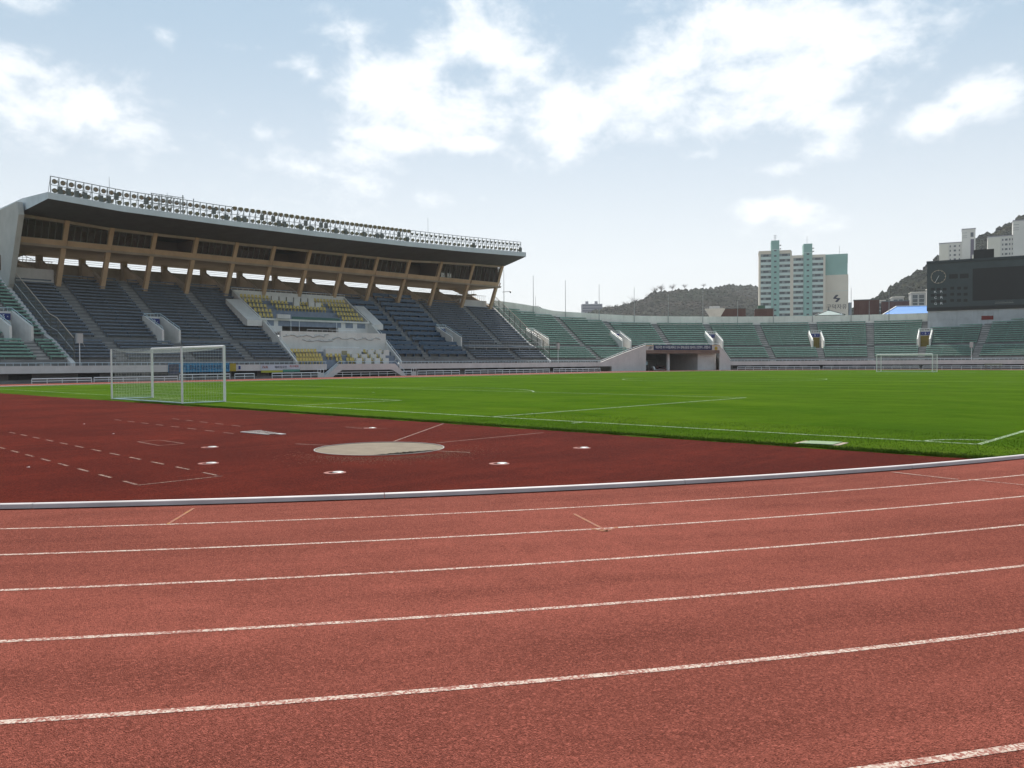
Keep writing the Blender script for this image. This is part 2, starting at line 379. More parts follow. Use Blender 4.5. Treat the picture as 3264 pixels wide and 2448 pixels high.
# ------------------------------------------------------------------ the oval of the stands
TA = [-45, 5.4, 12.6, 17, 37.3, 58.4, 67.5, 84.8, 92, 97.7, 105, 134.7, 140.7, 152, 168.7, 200, 260]
TF = [-58, -6, -3.7, -1.5, 3.5, 11.5, 13, 15.5, 18.5, 20.5, 27, 51, 56.6, 69.7, 86, 126.3, 197.2]
def interp(x, xs, ys):
    if x <= xs[0]: return ys[0]
    for i in range(1, len(xs)):
        if x <= xs[i]: return ys[i-1] + (ys[i]-ys[i-1])*(x-xs[i-1])/(xs[i]-xs[i-1])
    return ys[-1]
RF = 48.5
def P(a, run, z):
    if a < CY0: th = (CY0-a)/RF; fx, fy = CX-RF*cos(th), CY0-RF*sin(th)
    elif a > CY1: th = (a-CY1)/RF; fx, fy = CX-RF*cos(th), CY1+RF*sin(th)
    else: fx, fy = CX-RF, a
    ph = radians(interp(a, TA, TF))
    return Vector((fx-run*cos(ph), fy+run*sin(ph), z))
def arange(a0, a1, step):
    n = max(1, int(math.ceil((a1-a0)/step))); return [a0+(a1-a0)*i/n for i in range(n+1)]
def strip(mb, a0, a1, r0, r1, z0, z1, step=2.0, mi=0):
    """a box bent along the oval"""
    A = arange(a0, a1, step); v = []; f = []
    for a in A: v += [P(a, r0, z0), P(a, r1, z0), P(a, r1, z1), P(a, r0, z1)]
    for i in range(len(A)-1):
        p, q = 4*i, 4*i+4
        f += [(p+k, p+(k+1) % 4, q+(k+1) % 4, q+k) for k in range(4)]
    n = 4*(len(A)-1); f += [(0, 1, 2, 3), (n, n+1, n+2, n+3)]
    return mb.add(v, f, mi)
def bench_strip(mb, a0, a1, r0, r1, z0, z1):
    # plank with a dropped front lip and a rounded upper edge
    A = arange(a0, a1, 2.0); v = []; f = []
    for a in A: v += [P(a, r0, z0), P(a, r0, z1-.055), P(a, r0+.02, z1-.018), P(a, r0+.06, z1), P(a, r1, z1), P(a, r1, z1-.04), P(a, r0+.05, z1-.05), P(a, r0+.03, z0)]
    for i in range(len(A)-1):
        p, q = 8*i, 8*i+8; f += [(p+k, p+(k+1) % 8, q+(k+1) % 8, q+k) for k in range(8)]
    n = 8*(len(A)-1); f += [tuple(range(8)), tuple(range(n, n+8))]
    return mb.add(v, f)
def sheet(mb, a0, a1, r0, z0, r1, z1, step=2.0, mi=0):
    A = arange(a0, a1, step); v = []
    for a in A: v += [P(a, r0, z0), P(a, r1, z1)]
    return mb.add(v, [(2*i, 2*i+1, 2*i+3, 2*i+2) for i in range(len(A)-1)], mi)
# rows: (front run, back run, floor z); seat top is .40 above the floor
ROWS = [(.25 + .68*j, .25 + .68*(j+1), 1.89+.342*j) for j in range(7)]
ROWS[0] = (.25, .93, 1.60)
WALK = (5.01, 6.25, 4.10)
UP = [(6.25 + .72*k, 6.25 + .72*(k+1), 4.66+.408*k) for k in range(22)]
VOM = [9.2, 23.9, 66.8, 87.0, 106.9, 125.5, 143.5, 160.3]
VOMNUM = ['25', '28', '1', '2', '3', '4', '5', '6']
VW = 1.05
def cut(a0, a1, holes):
    segs = [(a0, a1)]
    for h0, h1 in holes:
        n = []
        for s0, s1 in segs:
            if h1 <= s0 or h0 >= s1: n.append((s0, s1)); continue
            if h0 > s0: n.append((s0, h0))
            if h1 < s1: n.append((h1, s1))
        segs = n
    return [s for s in segs if s[1]-s[0] > .05]
BA = [84, 88.5, 93, 103, 112, 137, 300]; BR = [19, 18.4, 17.4, 16, 14.6, 14.5, 14.5]
def back_run(a):
    if a < 11.9: return 19.0
    if a < 84.3: return 20.1
    return interp(a, BA, BR)
def a_limit(run, a0, a1):
    """how far along the curved end a row of this run exists before it dies into the rim wall"""
    if back_run(a1) >= run+.3: return a1
    a = a0
    while a < a1 and back_run(a) >= run+.3: a += .4
    return a
BOX0, BOX1 = 37.0, 53.4            # the official box
GATE0, GATE1 = 108.5, 124.2        # the marathon gate

def row_segments(kind, idx, run, a0, a1):
    holes = []
    if kind == 'low':
        holes += [(BOX0, BOX1), (GATE0-.1, GATE1+.1)]
    else:
        holes += [(v-VW, v+VW) for v in VOM] if run < 9.9 else []
        if run < 17.6: holes.append((BOX0, BOX1))
    end = a_limit(run, a0, a1)
    if end <= a0: return []
    return cut(a0, end, holes)

def build_terrace(parent, a0, a1, aisles, bench_mat, bold=None):
    """stepped concrete, aisle stairs and benches between a0 and a1"""
    st = MB(); prev = 1.60
    allrows = [('low', j, *r) for j, r in enumerate(ROWS)] + [('walk', 0, *WALK)] + [('up', k, *r) for k, r in enumerate(UP)]
    for kind, j, r0, r1, z in allrows:
        if kind == 'walk': segs = cut(a0, a1, [(BOX0, BOX1)])
        else: segs = row_segments(kind, j, r0, a0, a1)
        for s0, s1 in segs:
            sheet(st, s0, s1, r0, z, r1, z); sheet(st, s0, s1, r0, prev-.3, r0, z)
        prev = z
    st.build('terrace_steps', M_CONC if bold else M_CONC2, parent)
    # aisle stairs: half steps standing on the terrace
    for A in aisles:
        if not (a0+.3 < A < a1-.3): continue
        for flight in ('low', 'up'):
            mb = MB()
            for kind, j, r0, r1, z in allrows:
                if kind != flight: continue
                if not any(s0 <= A <= s1 for s0, s1 in row_segments(kind, j, r0, a0, a1)): continue
                h = .17; m_ = (r0+r1)/2
                strip(mb, A-.55, A+.55, m_, r1+.004, z, z+h+.02); strip(mb, A-.55, A+.55, r0, m_, z, z+.015)
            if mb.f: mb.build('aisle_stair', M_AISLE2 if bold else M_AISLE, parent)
    # benches
    for kind, j, r0, r1, z in allrows:
        if kind == 'walk': continue
        if kind == 'low' and j == 0: continue
        for s0, s1 in row_segments(kind, j, r0, a0, a1):
            gaps = [(A-.62, A+.62) for A in aisles]
            for b0, b1 in cut(s0+.12, s1-.12, gaps):
                if b1-b0 < 1: continue
                if bold and bold[0] <= (b0+b1)/2 <= bold[1]:
                    if j % 2: continue
                    mb = MB()                                   # wide blue tip-up seats with backs, every second step
                    strip(mb, b0, b1, r0+.55, r0+.62, z+.42, z+.92); strip(mb, b0, b1, r0+.12, r0+.55, z+.40, z+.46)
                    n = int((b1-b0)/1.5)
                    for i in range(n+1): 
                        a = b0+.1+(b1-b0-.2)*i/max(1, n); strip(mb, a-.05, a+.05, r0+.15, r0+.6, z, z+.4)
                    mb.build('seat_row', M_DBLUE, parent)
                else:
                    mb = MB(); bench_strip(mb, b0, b1, r0+.14, r0+.50, z+.24, z+.40)
                    n = int((b1-b0)/2.2)
                    for i in range(n+1):
                        a = b0+.15+(b1-b0-.3)*i/max(1, n); strip(mb, a-.03, a+.03, r0+.30, r0+.42, z, z+.30)
                    mb.build('bench', bench_mat, parent)

def build_front(parent, a0, a1, holes, rail_mat=None, openings=True):
    """fascia, its low railing and the recessed undercroft below"""
    mb = MB()
    for s0, s1 in cut(a0, a1, holes): strip(mb, s0, s1, 0, .25, .90, 1.62)
    mb.build('parapet_wall', M_PARA, parent)
    rl = MB()
    for s0, s1 in cut(a0, a1, holes):
        A = arange(s0, s1, 2.0); rl.tube([P(a, .12, 1.90) for a in A], .030, 5)
        for a in arange(s0+.1, s1-.1, .66): rl.bar(P(a, .12, 1.62), P(a, .12, 1.88), .030)
    rl.build('railing', rail_mat or M_RAILB, parent)
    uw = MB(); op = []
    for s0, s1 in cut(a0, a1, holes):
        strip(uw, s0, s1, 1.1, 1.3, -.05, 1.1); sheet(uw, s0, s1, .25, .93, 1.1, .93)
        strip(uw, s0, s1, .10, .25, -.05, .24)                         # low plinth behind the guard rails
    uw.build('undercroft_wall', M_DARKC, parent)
    for s0, s1 in cut(a0, a1, holes):
        a = s0+.8
        while a < s1-3.2:
            w = random.choice([2.0, 2.6, 3.2]); mb = MB(); strip(mb, a, a+w, 1.06, 1.098, .30, .84)
            strip(mb, a+w*.5-.03, a+w*.5+.03, 1.03, 1.058, .30, .84); mb.build('window_band', M_DARK, parent); a += w+random.uniform(.7, 1.6)

def build_vomitory(parent, a, num, rail_mat):
    """stair mouth cut into the rows: two sloping side walls, a back wall with the gate number, a doorway"""
    mb = MB()
    for sgn in (-1, 1):
        e0, e1 = a+sgn*VW, a+sgn*(VW-.22)
        lo, hi = min(e0, e1), max(e0, e1)
        # profile in run/z
        prof = [(4.9, 3.9), (4.9, 5.55), (9.6, 7.30), (10.0, 7.30), (10.0, 5.9), (10.0, 3.9)]
        q0 = [P(lo, r, z) for r, z in prof]; q1 = [P(hi, r, z) for r, z in prof]; n = len(prof)
        mb.add(q0+q1, [tuple(range(n)), tuple(range(2*n-1, n-1, -1))] + [(i, (i+1) % n, n+(i+1) % n, n+i) for i in range(n)])
    strip(mb, a-VW+.22, a+VW-.22, 9.70, 9.98, 4.1, 7.28)
    strip(mb, a-VW+.22, a+VW-.22, 4.95, 9.7, 3.9, 4.12)
    v = mb.build('vomitory', M_WHITE, parent)
    if num in ('5', '6'):
        d = MB(); strip(d, a-.72, a+.72, 9.60, 9.695, 4.13, 6.25); d.build('doorway', mat('ochre_door', (.20, .15, .03), .7), v)
    else:
        d = MB(); strip(d, a-.62, a+.35, 9.60, 9.695, 4.13, 6.15); d.build('doorway', M_DARK, v)
    sg = MB(); strip(sg, a-.74, a+.74, 9.585, 9.695, 6.38, 7.05); sg.build('sign_plate', M_SIGN, v)
    o = P(a, 9.56, 6.715); X = (P(a+.5, 9.5, 0)-P(a-.5, 9.5, 0)); 
    for body, off, s in ((num, 0, .52), ('\u25C2', -.52, .3), ('\u25B8', .52, .3)):
        place_text(body, s, o + X.normalized()*off, X, (0, 0, 1), v, M_SIGNW, 'sign_number')
    rl = MB(); 
    pl = [P(a-VW+.1, 4.95, 5.85), P(a-VW+.1, 9.8, 7.62), P(a+VW-.1, 9.8, 7.62), P(a+VW-.1, 4.95, 5.85)]
    for i in range(3): rl.tube([pl[i], pl[i+1]], .035, 5)
    for r, zz in ((4.95, 5.55), (6.5, 6.13), (8.1, 6.72), (9.8, 7.3)):
        for sgn in (-1, 1): rl.bar(P(a+sgn*(VW-.1), r, zz), P(a+sgn*(VW-.1), r, zz+.3), .035)
    for i in range(1, 5): q = P(a-VW+.1+(2*VW-.2)*i/5, 9.8, 7.28); rl.bar(q, q+Vector((0, 0, .33)), .03)
    rl.build('hand_rail', rail_mat, v)
    return v

# ================================================================== THE GROUND
g = MB(); g.face([(-2500, -2500, -1.3), (2500, -2500, -1.3), (2500, 3500, -1.3), (-2500, 3500, -1.3)])
tag(g.build('ground', mat('earth', (.16, .14, .11), .95, .1, .25, .05)), kind='structure')

def oval(r, n=96):
    pts = []
    for i in range(n+1): th = pi+pi*i/n; pts.append((CX+r*cos(th), CY0+r*sin(th)))
    for i in range(n+1): th = pi*i/n; pts.append((CX+r*cos(th), CY1+r*sin(th)))
    return pts
def ring(mb, r0, r1, z, n=96):
    a, b = oval(r0, n), oval(r1, n); N = len(a)
    v = [(x, y, z) for x, y in a]+[(x, y, z) for x, y in b]
    return mb.add(v, [(i, (i+1) % N, N+(i+1) % N, N+i) for i in range(N)])
t = MB(); ring(t, RK-.15, RK+9.95, 0.0); track = tag(t.build('running_track', M_TRACK), kind='structure')
t = MB(); ring(t, RK+9.95, 49.7, -.004); tag(t.build('apron', concrete('apron_asphalt', (.20, .20, .20), .2)), kind='structure')
t = MB(); t.face([(x, y, -.002) for x, y in oval(RK-.15)]); infield = tag(t.build('infield', M_FIELD), kind='structure')
for k in range(1, 9):
    r = RK+1.22*k; l = MB(); ring(l, r-.025, r+.025, .0022, 200); l.build('lane_line', M_LINE, track)
def seg(mb, p, q, w, z):
    p = Vector((*p, z)); q = Vector((*q, z)); n = (q-p).normalized().cross(Vector((0, 0, 1)))*(w/2)
    return mb.face([p-n, q-n, q+n, p+n])
for pts, m_ in ((((.06, -5.2), (1.02, -5.4)), M_LINE), (((1.12, -5.32), (1.9, -5.42)), M_LINE)):
    l = MB(); seg(l, *pts, .03, .008); l.build('cross_line', m_, track)
l = MB(); seg(l, (.12, -5.24), (1.0, -5.48), .015, .008); l.build('cross_line', M_LINE2, track)
for q in ([((-4.26, -14.18), (-4.97, -13.55))], [((-1.42, -10.93), (-.58, -11.45)), ((-.63, -11.22), (-.6, -11.47)), ((-.78, -11.45), (-.58, -11.46))]):
    l = MB()
    for p in q: seg(l, *p, .035, .003)
    l.build('exchange_mark', M_YEL, track)

# painted infield marks
def mark(name, segs, w, m_): 
    l = MB()
    for p, q in segs: seg(l, p, q, w, .003)
    return l.build(name, m_, infield)
def dash_line(x0, y0, x1, y1, n0, fade):
    L_ = hypot(x1-x0, y1-y0); ux, uy = (x1-x0)/L_, (y1-y0)/L_; i = 0; s = 0
    while s+.5 < L_:
        mark('runway_dash', [((x0+ux*s, y0+uy*s), (x0+ux*(s+.5), y0+uy*(s+.5)))], .05, M_LINE2 if i >= n0 else fade); s += 1.01; i += 1
M_DASH = paint_material('dash_paint', (.24, .155, .115), (.07, .016, .012), .42, 60)
dash_line(-7.41, -13.19, -15.6, -12.80, 8, M_DASH); dash_line(-7.41, -11.985, -19.2, -11.48, 6, M_DASH)
dash_line(-14.15, -8.08, -22.6, -7.85, 2, M_LINE2); dash_line(-16.2, -6.77, -21.5, -6.5, 2, M_LINE2)
mark('runway_end', [((-7.33, -13.2), (-7.3, -11.97))], .04, M_DASH)
mark('takeoff_box', [((-13.88, -10.47), (-12.66, -10.54)), ((-12.66, -10.54), (-12.67, -10)), ((-12.67, -10), (-13.86, -9.99)), ((-13.86, -9.99), (-13.88, -10.47))], .035, M_LINE2)
mark('sector_line', [((-9.55, -6.88), (-12.55, -2.7))], .05, M_LINE2); mark('sector_line', [((-8.6, -6.5), (-8.5, -3.2))], .05, M_LINE2)
mark('circle_centre_line', [((-10.75, -8.52), (-9.72, -8.2))], .05, M_LINE2); mark('circle_centre_line', [((-7.45, -7.55), (-6.75, -7.34))], .05, M_DASH)
mark('vault_box', [((-13.73, -5.13), (-12.86, -4.8)), ((-12.51, -4.69), (-12.9, -5.2)), ((-12.9, -5.2), (-13.73, -5.13))], .03, M_LINE2)

# pitch
p_ = MB()
yy = [(-51-12, -2.6)]
edge = []
x = -62.0
while x < 1.2:
    edge.append((x, -2.58+(.07*sin(x*2.3)*sin(x*.9+1)+random.uniform(-.05, .05)))); x += .22
inner = [(px_, py_) for px_, py_ in oval(RK-.14, 220) if py_ > -2.55]
right = sorted([q for q in inner if q[0] > CX and q[1] < CY1], key=lambda q: q[1])
top = sorted([q for q in inner if q[1] >= CY1], key=lambda q: -q[0])
left = sorted([q for q in inner if q[0] < CX and q[1] < CY1], key=lambda q: -q[1])
xr, xl = right[0][0]-.05, left[-1][0]+.05
poly = [q for q in edge if xl < q[0] < xr]+right+top+left
p_.face([(a, b, .012) for a, b in poly])
n = len(poly)
for i in range(len([q for q in edge if xl < q[0] < xr])-1):
    a, b = poly[i], poly[i+1]; p_.face([(a[0], a[1], .012), (b[0], b[1], .012), (b[0], b[1]-.03, -.004), (a[0], a[1]-.03, -.004)])
pitch = tag(p_.build('pitch', M_GRASS), kind='structure')
HW = 33.473
def pline(name, segs, w=.11):
    l = MB()
    for p, q in segs: seg(l, p, q, w, .017)
    l.build(name, M_PITCHLINE, pitch)
pline('goal_line', [((0, 0), (-2*HW, 0))]); pline('goal_line', [((0, GL), (-2*HW, GL))])
pline('touch_line', [((0, -.05), (0, GL))]); pline('touch_line', [((-2*HW, 0), (-2*HW, GL))]); pline('halfway_line', [((0, GL/2), (-2*HW, GL/2))])
for yb, sg_ in ((0, 1), (GL, -1)):
    for hw, dp in ((20.16, 16.5), (9.16, 5.5)):
        pline('penalty_line', [((-HW+hw, yb), (-HW+hw, yb+sg_*dp)), ((-HW+hw+.055, yb+sg_*dp), (-HW-hw-.055, yb+sg_*dp)), ((-HW-hw, yb+sg_*dp), (-HW-hw, yb))])
    pts = [(-HW+9.15*cos(th), yb+sg_*(11+9.15*sin(th))) for th in [radians(37+106*i/24) for i in range(25)]]
    pline('penalty_arc', list(zip(pts, pts[1:])))
    l = MB(); l.add([(-HW+.11*cos(2*pi*i/10), yb+sg_*11+.11*sin(2*pi*i/10), .017) for i in range(10)], [tuple(range(10))]); l.build('penalty_spot', M_PITCHLINE, pitch)
pts = [(-HW+9.15*cos(2*pi*i/60), GL/2+9.15*sin(2*pi*i/60)) for i in range(61)]; pline('centre_circle', list(zip(pts, pts[1:])))
for cx_, cy_, t0 in ((0, 0, 90), (-2*HW, 0, 0), (0, GL, 180), (-2*HW, GL, 270)):
    pts = [(cx_+1.0*cos(radians(t0+90*i/12)), cy_+1.0*sin(radians(t0+90*i/12))) for i in range(13)]; pline('corner_arc', list(zip(pts, pts[1:])), .10)
pline('corner_mark', [((-9.15-.6, -.55), (-9.15-.6, -.12))], .09)

# short blades on the near part of the pitch, thick along its cut edge
gb = MB()
def blade(x, y, h):
    th = random.uniform(0, 2*pi); w = .006+.004*random.random(); dx, dy = cos(th)*w, sin(th)*w
    lx, ly = random.gauss(0, .35)*h, random.gauss(0, .35)*h
    n = len(gb.v); gb.v += [(x-dx, y-dy, .01), (x+dx, y+dy, .01), (x+lx, y+ly, .012+h)]; gb.f.append((n, n+1, n+2)); gb.mi.append(0)
for _ in range(30000):
    x = .9-random.random()**1.35*34; y = -2.6+random.random()**2.6*.45
    if hypot(x-CX, y-CY0) < RK-.15: blade(x, y, random.uniform(.015, .05))
for _ in range(26000):
    x = 2.2-random.random()**1.6*16; y = -2.45+random.random()**1.2*5
    if hypot(x-CX, y-CY0) < RK-.2: blade(x, y, random.uniform(.008, .02))
M_BLADE = mat('grass_blade', (.055, .115, .010), .9, .02, .3, .8, col2=(.10, .15, .022))
tag(gb.build('grass_blades', M_BLADE), kind='stuff')

# ================================================================== KERB RAIL
kr = empty('kerb_rail'); tag(kr, 'low rounded white aluminium kerb rail curving along the inside of the track', 'kerb rail')
def rail_piece(th0, th1, n):
    mb = MB(); prof = [(-.05, 0), (-.05, .046), (-.040, .058), (.022, .058), (.034, .050), (.040, .004)]
    rings = []
    for i in range(n+1):
        th = th0+(th1-th0)*i/n; rings.append([(CX+(RK+r)*cos(th), CY0+(RK+r)*sin(th), z+.006) for r, z in prof])
    v = [q for r_ in rings for q in r_]; m_ = len(prof); f = []
    for i in range(n):
        for k in range(m_-1): f.append((i*m_+k, i*m_+k+1, (i+1)*m_+k+1, (i+1)*m_+k))
    f += [tuple(range(m_)), tuple(range(n*m_, (n+1)*m_))]
    return mb.add(v, f)
def kth(x, y): return atan2(y-CY0, x-CX)
joints = [-pi/2-.62]
th = kth(-6.57, -14.64)
base = th; stepth = (kth(.01, -4.54)-th)/3.0
k = -18
joints = [base+stepth*k for k in range(-22, 12)]
for i, (a, b) in enumerate(zip(joints, joints[1:])):
    if a > .12: break
    rail_piece(a+.00012, b-.00012, 10).build('rail_segment', M_ALU, kr)
mb = MB()
for a in joints:
    if a > .12: break
    for dth in (-.03, .03):
        th = a+dth; mb.box(-.02, .02, -.02, .02, 0, .0); 
far = tag(MB().build('far_kerb', M_ALU), 'white kerb edging round the far bend and far straight', 'kerb')
fk = MB(); a_, b_ = oval(RK-.05, 120), oval(RK+.05, 120); N_ = len(a_)
for i in range(N_):
    j = (i+1) % N_
    if a_[i][1] < CY0+4 and a_[i][0] > CX-RK*.995: continue
    if a_[i][0] > CX+30 and a_[i][1] < CY1: continue
    fk.add([(a_[i][0], a_[i][1], 0), (a_[i][0], a_[i][1], .06), (b_[i][0], b_[i][1], .06), (b_[i][0], b_[i][1], 0), (a_[j][0], a_[j][1], 0), (a_[j][0], a_[j][1], .06), (b_[j][0], b_[j][1], .06), (b_[j][0], b_[j][1], 0)],
           [(0, 1, 5, 4), (1, 2, 6, 5), (2, 3, 7, 6)])
far.data = fk.mesh('far_kerb', M_ALU)

# ================================================================== THROWING CIRCLE AND SMALL GROUND THINGS
tcx, tcy = -8.62, -7.98
tc_ = empty('throwing_circle'); tag(tc_, 'round concrete throwing circle with a steel rim sunk into the red infield', 'throwing circle')
mb = MB(); mb.lathe((tcx, tcy, -.002), (0, 0, 1), [(1.25, 0), (1.25, .010), (1.272, .010), (1.32, .0)], 64); mb.f = mb.f[:-2]; mb.mi = mb.mi[:-2]; mb.build('collar', M_FIELD, tc_)
mb = MB(); mb.lathe((tcx, tcy, .008), (0, 0, 1), [(1.246, -.006), (1.246, .006), (1.262, .006), (1.262, -.001)], 64); mb.f = mb.f[:-2]; mb.mi = mb.mi[:-2]; mb.build('rim', mat('band_steel', (.22, .21, .20), .5, .5), tc_)
mb = MB(); mb.add([(tcx+1.249*cos(2*pi*i/64), tcy+1.249*sin(2*pi*i/64), .0015) for i in range(64)], [tuple(range(64))])
mb.build('floor', mat('circle_concrete', (.155, .128, .096), .9, .15, .14, 3, bump=.2, bscale=60), tc_)
pud = MB(); pts = []
for i in range(41):
    th = radians(-48+78*i/40); w = .36*sin(pi*i/40)**.7*(1+.10*sin(i*1.3)); pts.append((th, w))
v = [(tcx+1.235*cos(th), tcy+1.235*sin(th), .004) for th, w in pts]+[(tcx+(1.235-w)*cos(th), tcy+(1.235-w)*sin(th), .004) for th, w in pts]
pud.add(v, [(i, i+1, 42+i, 41+i) for i in range(40)])
tag(pud.build('puddle', mat('wet_film', (.012, .012, .012), .02, .5)), 'crescent of rain water lying in the near side of the throwing circle', 'puddle')
grit = MB()
for _ in range(2600):
    th = radians(random.gauss(-25, 34)); r = 1.45+abs(random.gauss(.12, .38)); x, y = tcx+r*cos(th)*1.05, tcy+r*sin(th); s = random.uniform(.002, .008)
    grit.add([(x-s, y-s, .001), (x+s, y-s*.4, .001), (x, y+s, .001), (x, y, .001+s)], [(0, 1, 3), (1, 2, 3), (2, 0, 3)])
tag(grit.build('sand_grit', mat('pale_grit', (.20, .12, .08), .95, .1)), kind='stuff')

M_CAP = mat('cap_white', (.31, .30, .295), .4, .4, .1, 8); M_CAPR = mat('cap_red_ring', (.22, .075, .06), .7, .2, .15, 8)
SOCK = [((-6.31, -10.65), 'white-lidded ground socket in the red infield, the one nearest the kerb rail'),
        ((-8.95, -11.35), 'white-lidded ground socket beside the end of the dashed runway'),
        ((-11.49, -10.03), 'white-lidded ground socket between the takeoff box and the dashed runway end'),
        ((-5.15, -8.22), 'white-lidded ground socket to the right of the throwing circle, nearer to it'),
        ((-5.63, -5.39), 'white-lidded ground socket right of the throwing circle, the far one by the grass'),
        ((-12.86, -4.97), 'white-lidded ground socket inside faded lines beyond the throwing circle')]
for (sx_, sy_), lab in SOCK:
    e = empty('ground_socket'); e.location = (sx_, sy_, 0); tag(e, lab, 'ground socket', 'capped ground sockets in the infield')
    mb = MB(); mb.lathe((0, 0, 0), (0, 0, 1), [(.17, 0), (.17, .006), (.10, .007), (.10, 0)], 24); mb.build('collar', M_CAPR, e)
    mb = MB(); mb.lathe((.035, .035, 0), (0, 0, 1), [(.085, 0), (.085, .014), (.07, .02)], 20); mb.build('lid', M_CAP, e)
pl = empty('board_cover'); tag(pl, 'speckled white board cover lying flush in the infield by the grass', 'board cover')
mb = MB(); mb.face([(-14.33, -7.74, .010), (-13.2, -7.69, .010), (-13.05, -7.36, .010), (-14.33, -7.2, .010)]); mb.build('plate', paint_material('speckled_plate', (.36, .35, .34), (.05, .03, .028), .62, 38), pl)
mb = MB(); 
for a, b in (((-14.36, -7.76), (-13.17, -7.71)), ((-14.36, -7.74), (-14.36, -7.2))): mb.bar((*a, .008), (*b, .008), .05, .016)
mb.build('edge_strip', M_CAP, pl)
mb = MB(); mb.box(-13.25, -12.98, -7.5, -7.36, 0, .012); mb.build('lid', M_CAP, pl)
hc = empty('hatch_cover'); tag(hc, 'pale green hatch cover with a bare concrete frame at the edge of the grass', 'hatch cover')
hq = [(-2.86, -1.46), (-2.02, -1.33), (-1.96, -1.99), (-2.82, -2.13)]
mb = MB(); mb.face([(*q, .022) for q in hq]); mb.build('frame', concrete('bare_frame', (.27, .22, .16)), hc)
c_ = (sum(q[0] for q in hq)/4, sum(q[1] for q in hq)/4)
mb = MB(); qq = [(c_[0]+(x-c_[0])*.72, c_[1]+(y-c_[1])*.94-.02) for x, y in hq]
mb.prism([(*q, .023) for q in qq], (0, 0, .012)); mb.build('lid', mat('hatch_green', (.13, .19, .10), .7, .2, .15, 5), hc)
scr = MB()
for x0_, y0_ in ((-16.4, -10.0), (-17.8, -9.2), (-18.9, -11.2), (-22.5, -9.0), (-13.4, -12.2), (-24, -10.9)):
    s = .025; scr.box(x0_-s, x0_+s, y0_-s, y0_+s, 0, .02)
# paper scraps: one thing each
scr_me = None
for i, (x0_, y0_, lab) in enumerate([(-16.4, -10.0, 'tiny white paper scrap on the red infield behind the takeoff box'), (-20.5, -9.2, 'tiny white paper scrap on the infield in front of the near goal'), (-10.75, -13.55, 'tiny white paper scrap beside the nearer row of runway dashes')]):
    mb = MB(); mb.add([(-.03, -.02, .003), (.03, -.025, .012), (.035, .02, .004), (-.02, .03, .016)], [(0, 1, 2), (0, 2, 3)])
    o = mb.build('paper_scrap', M_CAP); o.location = (x0_, y0_, 0); tag(o, lab, 'paper scrap', 'paper scraps on the infield')

# ================================================================== GOALS
def make_goal(yb, sgn, label, cord):
    e = empty('football_goal'); e.location = (-HW, yb, 0); tag(e, label, 'goal', 'the two goals of the pitch')
    hw = 3.66
    for s in (-1, 1):
        mb = MB(); mb.tube([(s*hw, 0, 0), (s*hw, 0, 2.49)], .06, 12); mb.build('post', M_GOAL, e)
        mb = MB(); mb.tube([(s*(hw+.05), sgn*-1.95, 0), (s*(hw+.05), sgn*-1.95, 2.44)], .045, 10); mb.build('rear_post', M_GOAL, e)
    mb = MB(); mb.tube([(-hw, 0, 2.46), (hw, 0, 2.46)], .06, 12); mb.build('crossbar', M_GOAL, e)
    gbar = MB(); gbar.tube([(-hw, sgn*-1.9, .04), (hw, sgn*-1.9, .04)], .028, 6)
    for s in (-1, 1): gbar.tube([(s*hw, 0, .04), (s*hw, sgn*-1.9, .04)], .025, 6)
    gbar.build('ground_bar', M_RAILB, e)
    nt_ = MB(); w = .0042
    def sag(x, t): return -.16*sin(pi*t)-.05*(1-(x/hw)**2)*sin(pi*t)
    nx = int(7.32/.13)
    for i in range(nx+1):
        x = -hw+2*hw*i/nx; pts = [(x, sgn*-1.95*t, 2.43+sag(x, t)) for t in [j/6 for j in range(7)]]
        pts += [(x, sgn*-(1.95-.14*sin(pi*j/7)), 2.43-2.40*j/7) for j in range(1, 8)]
        for a, b in zip(pts, pts[1:]): nt_.bar(a, b, w)
    for j in range(1, 16):
        t = j/16; pts = [(-hw+2*hw*i/10, sgn*-1.95*t, 2.43+sag(-hw+2*hw*i/10, t)) for i in range(11)]
        for a, b in zip(pts, pts[1:]): nt_.bar(a, b, w)
    for j in range(1, 19):
        z = 2.43*j/19; yv = sgn*-(1.95-.14*sin(pi*(1-z/2.43)))
        nt_.bar((-hw, yv, z), (hw, yv, z), w)
    for s in (-1, 1):
        for j in range(1, 19): z = 2.40*j/19; nt_.bar((s*hw, 0, z), (s*hw, sgn*-1.9, z), w)
        for i in range(1, 15): y = sgn*-1.9*i/15; nt_.bar((s*hw, y, .03), (s*hw, y, 2.38), w)
    nt_.build('net', cord, e)
    return e
make_goal(0, 1, 'white football goal with a box net standing nearest, at the left edge of the pitch', M_NET)
make_goal(GL, -1, 'white football goal far off at the other end of the pitch', M_NET)

# ================================================================== MAIN GRANDSTAND
AISLES = [9.6, 17, 24.25, 31.3, 58.7, 67.4, 77.2, 97.8, 107.2, 116.4, 125.9, 134.7, 143.6, 152, 160.2, 168.7, 177, 186, 195, 204, -2, -11, -20]
F0, F1 = 11.9, 84.3
gs = empty('grandstand'); gs.location = (0, 0, 0)
tag(gs, 'main grandstand with blue seats under a cantilever roof on slanting tan columns', 'grandstand')
build_terrace(gs, F0, F1, AISLES, M_BLUE, bold=(53.3, 67.3))
build_front(gs, F0, F1, [(41.2, 52.7)])
for a, nm in list(zip(VOM, VOMNUM))[1:3]: build_vomitory(gs, a, nm, M_RAILB)
